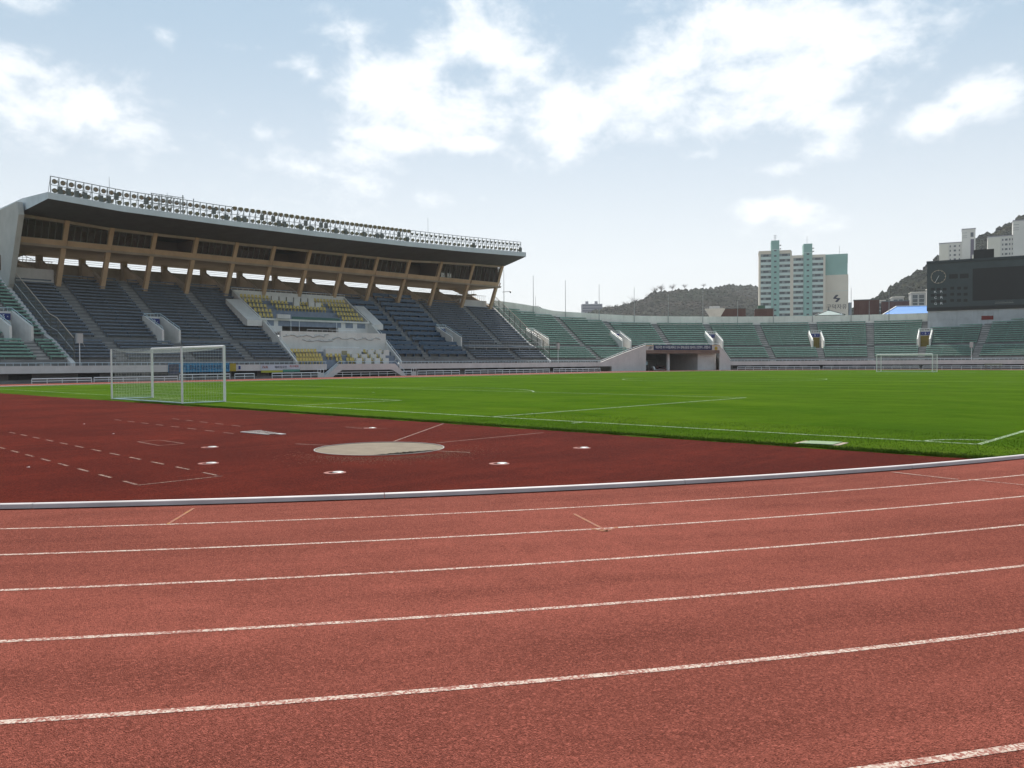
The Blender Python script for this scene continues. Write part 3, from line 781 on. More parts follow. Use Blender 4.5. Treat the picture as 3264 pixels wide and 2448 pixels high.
# concrete stringers at both ends
for a in (F0, F1):
    mb = MB(); pr = [(.25, 1.5), (.25, 1.95), (4.7, 4.25), (6.2, 4.75), (19.0, 12.1), (19.0, 11.2), (6.3, 4.2), (.6, 1.3)]
    q0 = [P(a-.22, r, z) for r, z in pr]; q1 = [P(a+.22, r, z) for r, z in pr]; n = len(pr)
    mb.add(q0+q1, [(i, (i+1) % n, n+(i+1) % n, n+i) for i in range(n)])
    for qs in (q0, q1): mb.add(qs, [(0, 1, 2, 7), (7, 2, 3, 6), (6, 3, 4, 5)])
    mb.build('stringer', M_PARA, gs)
# columns
CY_ = [16.4, 21.3, 26.4, 31.7, 37.2, 42.7, 48.4, 54.4, 60.4, 66.7, 73.5, 80.9, 88.0]
CZ = [18.03, 17.78, 17.73, 17.74, 17.70, 17.74, 17.78, 17.83, 17.89, 17.97, 18.28, 18.55, 18.78]
TOPY = [11.3]+CY_; TOPZ = [18.24]+CZ
def topz(y): return interp(y, TOPY, TOPZ)
M_COLS = M_TAN
for y, z in zip(CY_, CZ):
    mb = MB(); xf, zf = -99.3, 11.0
    mb.prism([(xf-.05, y-.25, zf-.3), (-96.0, y-.25, z-.02), (-96.5, y-.25, z-.02), (xf-.6, y-.25, zf-.3)], (0, .5, 0)); mb.build('column', M_COLS, gs)
    mb = MB(); mb.prism([(xf-.28, y-.2, 11.95), (-105.3, y-.2, 14.5), (-105.3, y-.2, 12.0), (xf-.3, y-.2, 10.6)], (0, .4, 0)); mb.build('fin_wall', M_TAN2, gs)
    mb = MB(); mb.box(-106.0, -105.3, y-.32, y+.32, 12.2, 15.0); mb.build('rear_post', M_TAN2, gs)
# rear wall below the openings, guard bars across them
yb = [11.6]+CY_+[88.6]
mb = MB()
for y0, y1 in zip(yb, yb[1:]): mb.box(-106.3, -106.0, y0, y1, 11.0, 14.15)
mb.build('back_wall', concrete('back_wall_buff', (.30, .26, .21)), gs)
for z in (14.42, 14.66, 14.9): mb = MB(); mb.bar((-106.2, 11.6, z), (-106.2, 88.6, z), .035); mb.build('guard_bar', M_DSTEEL, gs)
# press box: floor slab with front beam, back wall, top beam, windows
mb = MB()
def lean_x(z): return -99.3+3.3*(z-11.3)/6.7
for y0, y1 in zip(yb, yb[1:]):
    mb.hexa([(-107.2, y0, 15.0), (-107.2, y0, 15.25), (-107.2, y1, 15.0), (-107.2, y1, 15.25), (-97.2, y0, 15.0), (-97.0, y0, 15.25), (-97.2, y1, 15.0), (-97.0, y1, 15.25)])
mb.build('press_box_floor', M_TAN2, gs)
mb = MB()
for y0, y1 in zip(yb, yb[1:]):
    a, b = y0+.27, y1-.27
    mb.hexa([(-97.45, a, 15.0), (-97.15, a, 15.85), (-97.45, b, 15.0), (-97.15, b, 15.85), (-97.2, a, 15.0), (-96.9, a, 15.85), (-97.2, b, 15.0), (-96.9, b, 15.85)])
mb.build('press_box_beam', M_TAN, gs)
OPEN = {3, 6, 10}; BRIGHT = {1, 2, 11}
for i, (y0, y1) in enumerate(zip(yb, yb[1:])):
    a, b = y0+.27, y1-.27; zt = (topz(y0)+topz(y1))/2-.32
    tb = MB(); tb.bar((-96.35, a, topz(y0)-.16), (-96.35, b, topz(y1)-.16), .35, .30); tb.build('top_beam', M_TAN2, gs)
    n = 6
    bw = MB()                                              # rear wall of the press box, window holes where daylight shows
    if i in BRIGHT:
        bw.box(-101.6, -101.5, y0, y1, 17.3, zt+.4); bw.box(-101.6, -101.5, y0, y1, 15.25, 16.25)
        for k_ in range(6): yk = y0+(y1-y0)*k_/5; bw.box(-101.6, -101.5, yk-.22, yk+.22, 16.25, 17.3)
    else: bw.box(-101.6, -101.5, y0, y1, 15.25, zt+.4)
    bw.box(-101.5, -97.4, y0-.08, y0+.08, 15.25, zt+.2)
    bw.build('rear_wall', mat('dim_plaster', (.20, .15, .12), .9), gs)
    if i in OPEN: continue
    wf = MB()
    for k_ in range(n+1):
        yk = a+(b-a)*k_/n; wf.bar((-97.25, yk, 15.85), (-96.6, yk, zt), .075)
    wf.bar((-97.22, a, 15.89), (-97.22, b, 15.89), .08); wf.bar((-96.6, a, zt), (-96.6, b, zt), .08)
    win = wf.build('window', M_DSTEEL, gs)
    for k_ in range(n):
        ya, yc = a+(b-a)*k_/n+.04, a+(b-a)*(k_+1)/n-.04
        pm = MB(); pm.hexa([(-97.29, ya, 15.92), (-96.68, ya, zt-.05), (-97.29, yc, 15.92), (-96.68, yc, zt-.05), (-97.27, ya, 15.92), (-96.66, ya, zt-.05), (-97.27, yc, 15.92), (-96.66, yc, zt-.05)])
        pm.build('pane', M_GLASS, win)
# roof
RY = [11.5, 18.9, 30.5, 43.9, 60.8, 72.3, 88.5]
RZT = [19.22, 18.90, 18.92, 19.14, 19.58, 20.00, 20.72]; RZB = [18.55, 18.26, 18.30, 18.47, 18.87, 19.27, 19.98]
def rfx(y): return -87.0-4.0*(y-11.5)/77
sec = []
for y in [11.5, 15, 18.9, 24, 30.5, 37, 43.9, 52, 60.8, 66, 72.3, 80, 88.5]:
    zt, zb_ = interp(y, RY, RZT), interp(y, RY, RZB); tz = topz(y)
    sec.append([(rfx(y), y, zt), (rfx(y), y, zb_), (-96.0, y, tz), (-108.5, y, tz-.25), (-108.5, y, tz+1.3), (-95.0, y, tz+1.45)])
def loft(mb, secs, i, j, mi=0):
    for s0, s1 in zip(secs, secs[1:]): mb.face([s0[i], s0[j], s1[j], s1[i]], mi)
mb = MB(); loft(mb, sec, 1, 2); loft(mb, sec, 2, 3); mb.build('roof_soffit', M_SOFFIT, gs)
mb = MB()
loft(mb, sec, 0, 1); loft(mb, sec, 0, 5); loft(mb, sec, 5, 4); loft(mb, sec, 4, 3)
for s_ in (sec[0], sec[-1]): mb.face([s_[0], s_[1], s_[2], s_[5]]); mb.face([s_[5], s_[2], s_[3], s_[4]])
mb.build('roof', M_FASCIA, gs)
# white end wall on the near side
mb = MB(); pr = [(-97.3, 10.6), (-93.5, 17.7), (-94.0, 19.1), (-112, 18.6), (-112, 5.0), (-99.0, 9.0)]
mb.prism([(x, 10.7, z) for x, z in pr], (0, .55, 0)); mb.build('end_wall', concrete('end_wall_render', (.40, .395, .375), .12, .5, .35), gs)
mb = MB(); mb.box(-101.9, -99.9, 10.62, 10.72, 12.3, 14.0); mb.build('wall_vent', mat('brown_louvre', (.10, .05, .03), .6), gs)
# landings, parapets and stair flights in the two end bays
for y0, y1, sgn in ((11.4, 16.1, 1), (81.2, 87.7, -1)):
    mb = MB(); mb.box(-100.2, -99.9, y0, y1, 10.8, 12.75); mb.build('landing_wall', M_PARA, gs)
    ym = (y0+y1)/2; fl = MB()
    ys, ye = (y0+.4, y1-.6) if sgn > 0 else (y1-.4, y0+.6)
    a, b, c_ = Vector((-102.6, ye, 12.6)), Vector((-102.6, ys+sgn*.6, 14.0)), Vector((-103.9, ye, 15.3))
    fl.bar(a, b, 1.0, .28); fl.bar(b+Vector((-1.3, 0, 0)), c_, 1.0, .28); fl.box(-104.4, -102.0, min(ys, ys+sgn*.8), max(ys, ys+sgn*.8), 13.86, 14.1)
    for p0, p1 in ((a, b), (b+Vector((-1.3, 0, 0)), c_)):
        off = Vector((.5, 0, 0)); fl.bar(p0+off+Vector((0, 0, 1)), p1+off+Vector((0, 0, 1)), .05)
        for i in range(9): q = p0.lerp(p1, i/8)+off; fl.bar(q, q+Vector((0, 0, 1)), .035)
    for i in range(14): q = Vector((-100.05, y0+(y1-y0)*(i+.5)/14, 12.75)); fl.bar(q, q+Vector((0, 0, .9)), .03)
    fl.bar((-100.05, y0, 13.65), (-100.05, y1, 13.65), .05)
    fl.build('stair_flight', M_TAN2, gs)
# camera gangway over the walkway, right-hand block
mb = MB(); strip(mb, 68.2, 89.6, 3.4, 4.5, 3.98, 4.08)
for a in arange(69.5, 84.5, 2.9): mb.bar(P(a, 3.5, 3.2), P(a, 3.5, 4.0), .09)
for a in arange(68.3, 89.5, .55): mb.bar(P(a, 3.42, 4.08), P(a, 3.42, 4.92), .028)
for z in (4.35, 4.92): mb.tube([P(a, 3.42, z) for a in arange(68.3, 89.5, 2)], .03, 5)
mb.build('gangway', M_STEEL, gs)

# the official box, part of the stand: carved out of the rows
vb = MB()
strip(vb, BOX0+.2, BOX1-.2, 4.4, 4.7, 3.3, 5.78)                         # relief wall
strip(vb, BOX0+.2, BOX1-.2, 4.7, 9.8, 5.55, 5.72)                        # floor behind it
strip(vb, BOX0, BOX0+3.1, 9.6, 10.0, 5.6, 7.35); strip(vb, BOX1-5.0, BOX1, 9.6, 10.0, 5.6, 7.35)   # piers
strip(vb, BOX0, BOX1, 13.0, 13.2, 5.6, 7.4)                              # rear wall of the room
strip(vb, BOX0, BOX1, 9.4, 13.2, 7.36, 7.60)                             # deck over the room
strip(vb, BOX0+.2, BOX1-.2, 17.2, 17.6, 10.2, 11.75)                     # upper back wall
for a in (BOX0, BOX1-.25):                                               # cheek walls along the rows
    pr = [(.3, 1.5), (.3, 1.95), (4.4, 4.62), (4.4, 3.4)]
    for prf in (pr, [(4.45, 3.4), (4.45, 4.75), (8.4, 7.1), (9.6, 7.35), (9.6, 5.5), (8.0, 4.3)], [(9.6, 6.9), (9.6, 7.75), (15.4, 10.6), (17.4, 11.75), (17.4, 10.6)]):
        q0 = [P(a, r, z) for r, z in prf]; q1 = [P(a+.25, r, z) for r, z in prf]; n = len(prf)
        vb.add(q0+q1, [tuple(range(n)), tuple(range(2*n-1, n-1, -1))]+[(i, (i+1) % n, n+(i+1) % n, n+i) for i in range(n)])
vip = vb.build('official_box', M_WHITE, gs)
fl = MB()
LR = [(.25, 1.02, 1.62), (1.02, 1.82, 2.14), (1.82, 2.9, 2.72), (2.9, 4.4, 3.25)]
for r0, r1, z in LR: strip(fl, BOX0+.25, BOX1-.25, r0, r1, 1.0, z)
UR = [(9.6+1.42*i, 9.6+1.42*(i+1), 7.45+.72*i) for i in range(5)]
for r0, r1, z in UR: strip(fl, BOX0+.25, BOX1-.25, r0, min(r1, 17.2), z-.8, z)
fl.build('box_steps', mat('blue_grey_floor', (.20, .23, .28), .8, .2, .15, 2), vip)
mb = MB(); strip(mb, BOX0+3.1, BOX1-5.0, 12.4, 12.6, 5.72, 7.36); mb.build('room_wall', mat('room_grey', (.16, .16, .15), .7, .3, .15, 1), vip)
mb = MB(); strip(mb, BOX0+4.4, BOX1-4.9, 9.35, 9.42, 7.60, 7.95); mb.build('deck_valance', mat('dull_green', (.06, .13, .11), .7), vip)
mb = MB(); strip(mb, BOX0+2.2, BOX0+4.0, 9.0, 9.4, 7.62, 8.15); mb.build('camera_stand', M_PARA, vip)
for a0_, a1_ in ((34.9, 36.9), (53.5, 55.2)):                              # white side balconies
    mb = MB(); prf = [(8.6, 6.5), (8.6, 7.25), (14.6, 10.25), (14.6, 9.6), (9.4, 6.6)]
    q0 = [P(a0_, r, z) for r, z in prf]; q1 = [P(a1_, r, z) for r, z in prf]; n = len(prf)
    mb.add(q0+q1, [(0, 1, 2, 3, 4), (9, 8, 7, 6, 5)]+[(i, (i+1) % n, n+(i+1) % n, n+i) for i in range(n)]); mb.build('side_balcony', M_WHITE, vip)
# raised wave relief on the white wall
rel = MB()
for z0, a0_, a1_, amp, seed_ in ((5.22, 37.6, 44.0, .10, 1), (4.62, 40.2, 44.6, .08, 2), (4.98, 44.6, 52.2, .12, 5)):
    rnd = random.Random(seed_); pts = [P(a, 4.36, z0+amp*sin(a*3.1+seed_)+rnd.uniform(-.05, .05)+(.35 if abs(a-a1_) < .5 and seed_ == 1 else 0)) for a in arange(a0_, a1_, .22)]
    rel.tube(pts, [.05+.05*rnd.random() for _ in pts], 5)
    for q in rnd.sample(pts, 6): rel.lathe(q+Vector((0, 0, .08)), (1, 0, .3), [(.04, -.03), (.16, .0), (.05, .05)], 7)
rel.build('wave_relief', mat('relief_grey', (.44, .44, .43), .8), vip)
# yellow chairs
cm = MB(); cm.box(-.06, .34, -.17, .17, .36, .42); cm.hexa([(-.10, -.17, .40), (-.18, -.17, .82), (-.10, .17, .40), (-.18, .17, .82), (-.05, -.17, .40), (-.12, -.17, .82), (-.05, .17, .40), (-.12, .17, .82)]); cm.box(.05, .15, -.05, .05, 0, .36)
CH = cm.mesh('chair', M_YSEAT)
def chair(a, run, z):
    q = P(a, run, z); ph = radians(interp(a, TA, TF)); inst('chair', CH, q, -ph, vip)
for (r, z, al) in ((.85, 1.62, [(37.6+.42*i) for i in range(9)]+[43.3, 43.85, 44.9, 45.4]), (1.62, 2.14, [38.0+.46*i for i in range(8)]+[42.3, 42.85, 43.6, 44.15, 45.5]), (2.45, 2.72, [37.7+.47*i for i in range(8)])):
    for a in al: chair(a, r, z)
for i, (r0, r1, z) in enumerate(UR):
    al = []
    if i < 4: al += [37.6+.5*k for k in range(5 if i != 0 else 4)]
    else: al += [37.7+.5*k for k in range(8)]
    if i == 2: al += [41.2+.5*k for k in range(15)]
    if i == 3: al += [41.2+.5*k for k in range(5)]+[45.2, 45.7, 46.2, 48, 48.5]
    al += [49.6+.5*k for k in range(7)]
    if i == 4: al += [48.1, 48.6, 49.1]
    for a in al: chair(a, r0+.75, z)
dm = MB(); dm.box(-.2, .2, -.42, .42, 0, .74); DESK = dm.mesh('desk', M_WHITE)
def desk(a, run, z): inst('desk', DESK, P(a, run, z), -radians(interp(a, TA, TF)), vip)
for k in range(4): desk(46.4+1.45*k, .62, 1.62); chair(45.7+1.45*k, .8, 1.62)
for k in range(4): desk(46.2+1.5*k, 1.4, 2.14); chair(45.5+1.5*k, 1.6, 2.14)
for k in range(3): desk(49.2+1.3*k, 2.15, 2.72); chair(48.5+1.3*k, 2.4, 2.72)
for k in range(6): desk(42.0+1.05*k, UR[4][0]+.4, UR[4][2])
for a in (44.4, 46.6, 47.6): desk(a, UR[3][0]+.3, UR[3][2])
mb = MB(); strip(mb, 42.4, 47.9, 2.3, 2.9, 2.72, 3.5); mb.build('commentary_desk', M_WHITE, vip)
mb = MB(); strip(mb, 44.8, 45.6, 2.24, 2.28, 2.80, 3.32); mb.build('notice_board', mat('notice_ochre', (.30, .27, .16), .7), vip)
rl = MB()
for run, a0_, a1_, z in ((4.55, BOX0+4, BOX1-5, 5.78), (17.4, BOX0, BOX1, 11.75), (2.6, 42.0, 47.8, 3.5)):
    rl.tube([P(a, run, z+.28) for a in arange(a0_, a1_, 2)], .03, 5)
    for a in arange(a0_, a1_, .75): rl.bar(P(a, run, z), P(a, run, z+.28), .03)
for a in (BOX0+.1, BOX1-.1):
    for r0, z0, r1, z1 in ((.5, 2.1, 4.3, 4.6), (4.6, 4.85, 8.4, 7.15)):
        rl.tube([P(a, r0, z0+.35), P(a, r1, z1+.35)], .03, 5)
        for t_ in (.0, .33, .66, 1): q = P(a, r0+(r1-r0)*t_, z0+(z1-z0)*t_); rl.bar(q, q+Vector((0, 0, .35)), .03)
for a in (BOX0+4.2, BOX0+5.4, BOX1-5.4): rl.bar(P(a, 9.3, 5.72), P(a, 9.3, 7.36), .05)
tag(rl.build('box_railing', M_RAIL, vip), kind='stuff')
# arched front under the box, with its two outside stairs
ar = MB()
prf = [(40.3, -.04), (42.6, 1.62), (51.4, 1.62), (53.4, -.04), (52.6, -.04), (50.9, .84), (42.9, .84), (41.4, -.04)]
fr = [P(a, -.9, z) for a, z in prf]; bk = [P(a, .0, z) for a, z in prf]; n = len(prf)
ar.add(fr+bk, [(0, 1, 6, 7), (1, 2, 5, 6), (2, 3, 4, 5)]+[(n+0, n+1, n+6, n+7), (n+1, n+2, n+5, n+6), (n+2, n+3, n+4, n+5)]+[(i, (i+1) % n, n+(i+1) % n, n+i) for i in range(n)])
strip(ar, 41.0, 52.8, 1.0, 1.2, -.05, 1.0, mi=1); strip(ar, 42.6, 51.4, -.9, .25, 1.56, 1.618, mi=0)
ar.build('arched_stair', [M_PARA, M_DARK], gs)
rl = MB()
for q in ((P(40.3, -.85, .42), P(42.6, -.85, 2.0)), (P(51.4, -.85, 2.0), P(53.4, -.85, .42))): rl.tube(q, .035, 5)
rl.tube([P(a, -.85, 1.90) for a in arange(42.6, 51.4, 2)], .03, 5)
for a in arange(42.6, 51.4, .66): rl.bar(P(a, -.85, 1.62), P(a, -.85, 1.9), .03)
for k_ in range(5): 
    t_ = k_/4; q = P(40.3+2.3*t_, -.85, -.04+1.66*t_); rl.bar(q, q+Vector((0, 0, .42)), .03); q = P(53.4-2.0*t_, -.85, -.04+1.66*t_); rl.bar(q, q+Vector((0, 0, .42)), .03)
rl.build('stair_railing', M_RAILB, gs)

# ================================================================== CURVED TERRACES
te = empty('spectator_terrace'); tag(te, 'long open terrace of green benches curving round the far end of the track', 'terrace')
AEND = 205
build_terrace(te, F1, AEND, AISLES, M_GREEN)
build_front(te, F1, AEND, [(97.6, 126.4)])
for a, nm in list(zip(VOM, VOMNUM))[3:]: build_vomitory(te, a, nm, M_RAIL)
mb = MB(); A = arange(F1+.2, AEND, 1.5)
prev = None; v = []; f = []
for a in A:
    b = back_run(a); rowz = 4.66+.408*((b-6.25)/.72)
    top_ = interp(a, [84, 89, 93, 97.4, 103, 112, 137, 300], [13.1, 12.75, 12.35, 11.55, 11.35, 10.95, 10.85, 10.75])
    v += [P(a, b, rowz-2), P(a, b, top_), P(a, b+.35, top_), P(a, b+.35, -1)]
for i in range(len(A)-1):
    p, q = 4*i, 4*i+4; f += [(p+k_, p+k_+1, q+k_+1, q+k_) for k_ in range(3)]
mb.add(v, f); mb.add([v[0], v[1], v[2], v[3]], [(0, 1, 2, 3)]); mb.build('rim_wall', M_RIM, te)
tl = empty('spectator_terrace'); tag(tl, 'open terrace of green benches beyond the dark fence left of the grandstand', 'terrace')
build_terrace(tl, -24, F0, AISLES, M_GREEN)
build_front(tl, -24, F0, [])
build_vomitory(tl, VOM[0], '25', M_RAILB)
mb = MB(); strip(mb, -24, 8.5, 19.0, 19.35, 8, 13.2); mb.build('rim_wall', M_RIM, tl)

# ---- the gate through the far terrace
ga = empty('marathon_gate'); tag(ga, 'white walled tunnel gate cut through the green terrace, with sloping wing walls', 'gate')
GA, GB = P(GATE0, 0, 0), P(GATE1, 0, 0); GX = (GB-GA).normalized(); GY = Vector((-GX.y, GX.x, 0)); GY = GY if (GY.dot(P(116, 5, 0)-P(116, 0, 0)) > 0) else -GY; GZ = Vector((0, 0, 1)); GW = (GB-GA).length
def wing(prof, a_pts, t=.35):
    q0 = [P(a, 0, z) for a, z in a_pts]; q1 = [P(a, t, z) for a, z in a_pts]; n = len(a_pts); mb = MB()
    mb.add(q0+q1, [tuple(range(n)), tuple(range(2*n-1, n-1, -1))]+[(i, (i+1) % n, n+(i+1) % n, n+i) for i in range(n)]); return mb
top_edge = [(97.6, 1.62)]+[(97.6+10.9*i/8, 1.62+3.1*i/8) for i in range(1, 9)]
mb = MB()
for (a0_, z0), (a1_, z1) in zip(top_edge, top_edge[1:]):
    b0 = -.05 if a0_ >= 99.2 else .9
    mb.hexa([P(a0_, 0, b0), P(a0_, 0, z0), P(a0_, .35, b0), P(a0_, .35, z0), P(a1_, 0, b0), P(a1_, 0, z1), P(a1_, .35, b0), P(a1_, .35, z1)])
mb.build('wing_wall', M_PARA, ga)
mb = MB()
for i in range(4):
    a0_, a1_ = 124.2+2.2*i/4, 124.2+2.2*(i+1)/4; z0, z1 = 4.72-3.1*i/4, 4.72-3.1*(i+1)/4
    mb.hexa([P(a0_, 0, -.05), P(a0_, 0, z0), P(a0_, .35, -.05), P(a0_, .35, z0), P(a1_, 0, -.05), P(a1_, 0, z1), P(a1_, .35, -.05), P(a1_, .35, z1)])
mb.build('wing_wall', M_PARA, ga)
mb = MB(); mb.frame_box(GA, GX, GY, GZ, 0, GW, -.05, .5, 3.75, 4.72); mb.build('lintel', M_PARA, ga)
mb = MB(); mb.frame_box(GA, GX, GY, GZ, 0, GW, .0, 12, 3.15, 3.74); mb.build('soffit_beam', concrete('brown_soffit', (.20, .14, .115)), ga)
mb = MB(); mb.frame_box(GA, GX, GY, GZ, -.3, 0, 0, 12, -1, 3.2); mb.frame_box(GA, GX, GY, GZ, GW-4.0, GW, 1.2, 12, -1, 3.14); mb.build('side_wall', M_PARA, ga)
mb = MB(); mb.frame_box(GA, GX, GY, GZ, 0, GW, .5, 6.2, 4.0, 4.64); mb.build('roof_slab', M_CONC, ga)
mb = MB(); mb.frame_box(GA, GX, GY, GZ, 5.05, 5.5, 1.0, 1.5, -.5, 3.14); mb.build('pillar', M_PARA, ga)
mb = MB()
for x0_, x1_ in ((0, .9), (1.8, 3.0), (5.2, 6.6), (9.0, GW)): mb.frame_box(GA, GX, GY, GZ, x0_, x1_, 12, 12.3, -1.2, 3.2)
mb.frame_box(GA, GX, GY, GZ, 0, GW, 12.0, 12.3, 1.9, 3.2); mb.build('rear_wall', M_DARKC, ga)
mb = MB(); mb.face([GA+GX*.0+GY*.3+GZ*-.01, GA+GX*GW+GY*.3+GZ*-.01, GA+GX*GW+GY*5+GZ*-.55, GA+GY*5+GZ*-.55]); mb.face([GA+GY*5+GZ*-.55, GA+GX*GW+GY*5+GZ*-.55, GA+GX*GW+GY*60+GZ*-.8, GA+GY*60+GZ*-.8])
mb.build('ramp_floor', M_CONC, ga)
rl = MB(); rl.tube([GA+GX*-.2+GY*.1+GZ*4.98, GA+GX*(GW+.1)+GY*.1+GZ*4.98], .05, 6)
rl.tube([P(a, .1, z+.28) for a, z in top_edge], .045, 6); rl.tube([P(124.2+2.2*i/4, .1, 4.72-3.1*i/4+.28) for i in range(5)], .045, 6)
for a, z in top_edge: rl.bar(P(a, .1, z), P(a, .1, z+.28), .04)
for i in range(12): q = GA+GX*(GW*i/11)+GY*.1; rl.bar(q+GZ*4.72, q+GZ*4.98, .04)
rl.build('coping_rail', M_RAIL, ga)
mb = MB(); mb.frame_box(GA, GX, GY, GZ, .0, 1.9, -.07, -.052, 4.52, 4.70); mb.frame_box(GA, GX, GY, GZ, GW-2.1, GW, -.07, -.052, 4.52, 4.70); mb.build('copper_flashing', mat('copper_sheet', (.52, .36, .24), .5, .4), ga)
# banner across the lintel
bn = empty('gate_banner'); tag(bn, 'long dark blue banner with white Korean lettering across the tunnel gate', 'banner')
mb = MB(); mb.frame_box(GA, GX, GY, GZ, 1.55, GW-1.75, -.12, -.072, 3.78, 4.70); mb.build('cloth', mat('navy_cloth', (.018, .028, .085), .7, .2, .15, .6), bn)
words = [('부산시민', 1.25, 3.0), ('와', 3.2, 3.65), ('우리팀', 3.85, 5.2), ('체육인', 5.35, 6.75), ('모두', 6.95, 7.75), ('함께', 7.95, 8.75), ('운동장', 8.95, 10.2), ('만들어가는', 10.4, 12.1), ('건강한터', 12.25, 13.85), (':', 14.0, 14.2), ('환영합니다', 14.4, 16.1)]
sc_ = (GW-1.75-1.55-.7)/(16.1-1.25)
for wd, x0_, x1_ in words:
    xa, xb = 1.9+(x0_-1.25)*sc_, 1.9+(x1_-1.25)*sc_
    place_text(wd, .58, GA+GX*((xa+xb)/2)+GY*-.135+GZ*4.24, GX, GZ, bn, M_SIGNW, 'lettering', xb-xa)
em = empty('gate_emblem'); tag(em, 'grey winged emblem plate left of the banner on the tunnel gate', 'emblem')
mb = MB(); q = GA+GX*.8+GY*-.10+GZ*4.2
for k_ in range(3): mb.bar(q+GX*(-.35+.22*k_)+GZ*-.28, q+GX*(.05+.2*k_)+GZ*(.28-.05*k_), .10, .06)
mb.build('wing', mat('emblem_grey', (.16, .16, .17), .6), em)
em = empty('gate_emblem'); tag(em, 'yellow emblem disc right of the banner on the tunnel gate', 'emblem')
mb = MB(); q = GA+GX*(GW-.85)+GY*-.10+GZ*4.1; mb.lathe(q, -GY, [(.34, 0), (.34, .05)], 16); mb.build('disc', mat('emblem_yellow', (.48, .34, .04), .6), em)
mb = MB()
for k_ in range(3): mb.bar(q-GY*.06+GX*(-.15+.15*k_)+GZ*-.1, q-GY*.06+GX*(-.15+.15*k_)+GZ*(.12-.1*(k_ % 2)), .06, .04)
mb.build('device', mat('emblem_ink', (.2, .13, .02), .6), em)
# red car and white cart inside the gate
car = empty('parked_car'); q = GA+GX*7.9+GY*9.4+GZ*-.62; car.location = q; car.rotation_euler = (0, 0, atan2(GY.y, GY.x)); tag(car, 'dark red small car parked inside the tunnel gate beside the pillar', 'car')
mb = MB(); prof = [(-1.8, .35), (-1.85, .75), (-1.7, .9), (-1.35, .98), (-1.0, 1.42), (.35, 1.45), (.95, .98), (1.75, .85), (1.85, .6), (1.8, .35)]
mb.prism([(x, -.8, z) for x, z in prof], (0, 1.6, 0)); mb.build('body', mat('car_red', (.22, .02, .02), .3, .5), car)
mb = MB(); mb.hexa([(-1.40, -.68, 1.0), (-1.08, -.62, 1.38), (-1.40, .68, 1.0), (-1.08, .62, 1.38), (-1.36, -.68, 1.0), (-1.04, -.62, 1.38), (-1.36, .68, 1.0), (-1.04, .62, 1.38)]); mb.build('rear_window', mat('car_glass', (.02, .02, .02), .05, .8), car)
mb = MB(); mb.box(-1.05, .4, -.7, .7, 1.44, 1.475); mb.build('roof_panel', mat('car_roof', (.4, .16, .14), .25, .6), car)
for s in (-1, 1):
    for xx in (-1.15, 1.2):
        mb = MB(); mb.lathe((xx, s*.62, .3), (0, s, 0), [(.3, 0), (.3, .19), (.2, .2)], 14); mb.build('wheel', mat('tyre', (.02, .02, .02), .8), car)
    mb = MB(); mb.box(-1.87, -1.83, s*.55-.14, s*.55+.14, .68, .86); mb.build('tail_lamp', mat('lamp_red', (.35, .02, .02), .3), car)
ct = empty('white_cart'); q = GA+GX*4.1+GY*2.4+GZ*-.2; ct.location = q; ct.rotation_euler = (0, 0, atan2(GX.y, GX.x)); tag(ct, 'small white reclining cart standing left of the pillar in the tunnel gate', 'cart')
mb = MB(); mb.hexa([(-1.2, -.3, .35), (-1.5, -.3, 1.0), (-1.2, .3, .35), (-1.5, .3, 1.0), (-.9, -.3, .35), (-1.15, -.3, 1.0), (-.9, .3, .35), (-1.15, .3, 1.0)]); mb.build('back', M_RAIL, ct)
mb = MB(); mb.box(-1.1, 1.1, -.35, .35, .30, .42); mb.build('bed', M_STEEL, ct)
for x in (-.8, .9):
    for s in (-1, 1): mb = MB(); mb.lathe((x, s*.3, .15), (0, s, 0), [(.15, 0), (.15, .08)], 12); mb.build('wheel', M_DSTEEL, ct)
bd = empty('door_booth'); tag(bd, 'pale blue topped booth against the left wall inside the tunnel gate', 'booth')
mb = MB(); mb.frame_box(GA, GX, GY, GZ, .15, 1.45, 2.0, 3.0, 1.05, 1.65); mb.build('cabin', mat('booth_blue', (.36, .50, .55), .6), bd)
mb = MB(); mb.frame_box(GA, GX, GY, GZ, .15, 1.3, 2.05, 2.95, -.4, 1.04); mb.frame_box(GA, GX, GY, GZ, 1.36, 1.45, 2.0, 2.1, -.4, 1.04); mb.build('base', M_DARK, bd)

# ================================================================== FENCES BETWEEN THE SECTIONS
def run_z(r): return 1.75+.5*r if r < .5 else interp(r, [.5, 4.6, 6.4, 22], [1.95, 4.25, 4.75, 13.6])
def make_fence(a, label, h=2.25):
    e = empty('mesh_fence'); tag(e, label, 'fence')
    for i in range(11):
        r = .8+1.78*i; mb = MB(); z = run_z(r); mb.bar(P(a, r, z-.1), P(a, r, z+h), .085); mb.build('post', M_DSTEEL, e)
    for t_ in (.42, 1.0):
        mb = MB(); mb.tube([P(a, r, run_z(r)+h*t_) for r in (.8, 4.6, 6.4, 18.6)], .045, 6); mb.build('rail', M_STEEL if t_ < 1 else M_TAN2, e)
    mb = MB()
    for i in range(int(17.8/.16)):
        r = .8+.16*i; z = run_z(r); mb.bar(P(a, r, z+.1), P(a, r, z+h), .012)
    for t_ in [j/12 for j in range(1, 12)]:
        for r0, r1 in ((.8, 4.6), (4.6, 6.4), (6.4, 18.6)): mb.bar(P(a, r0, run_z(r0)+h*t_), P(a, r1, run_z(r1)+h*t_), .012)
    tag(mb.build('mesh_infill', M_DSTEEL, e), kind='stuff')
make_fence(F0+.35, 'dark wire fence climbing the rows at the left end of the grandstand')
make_fence(F1+.35, 'dark wire fence climbing the rows at the right end of the grandstand')
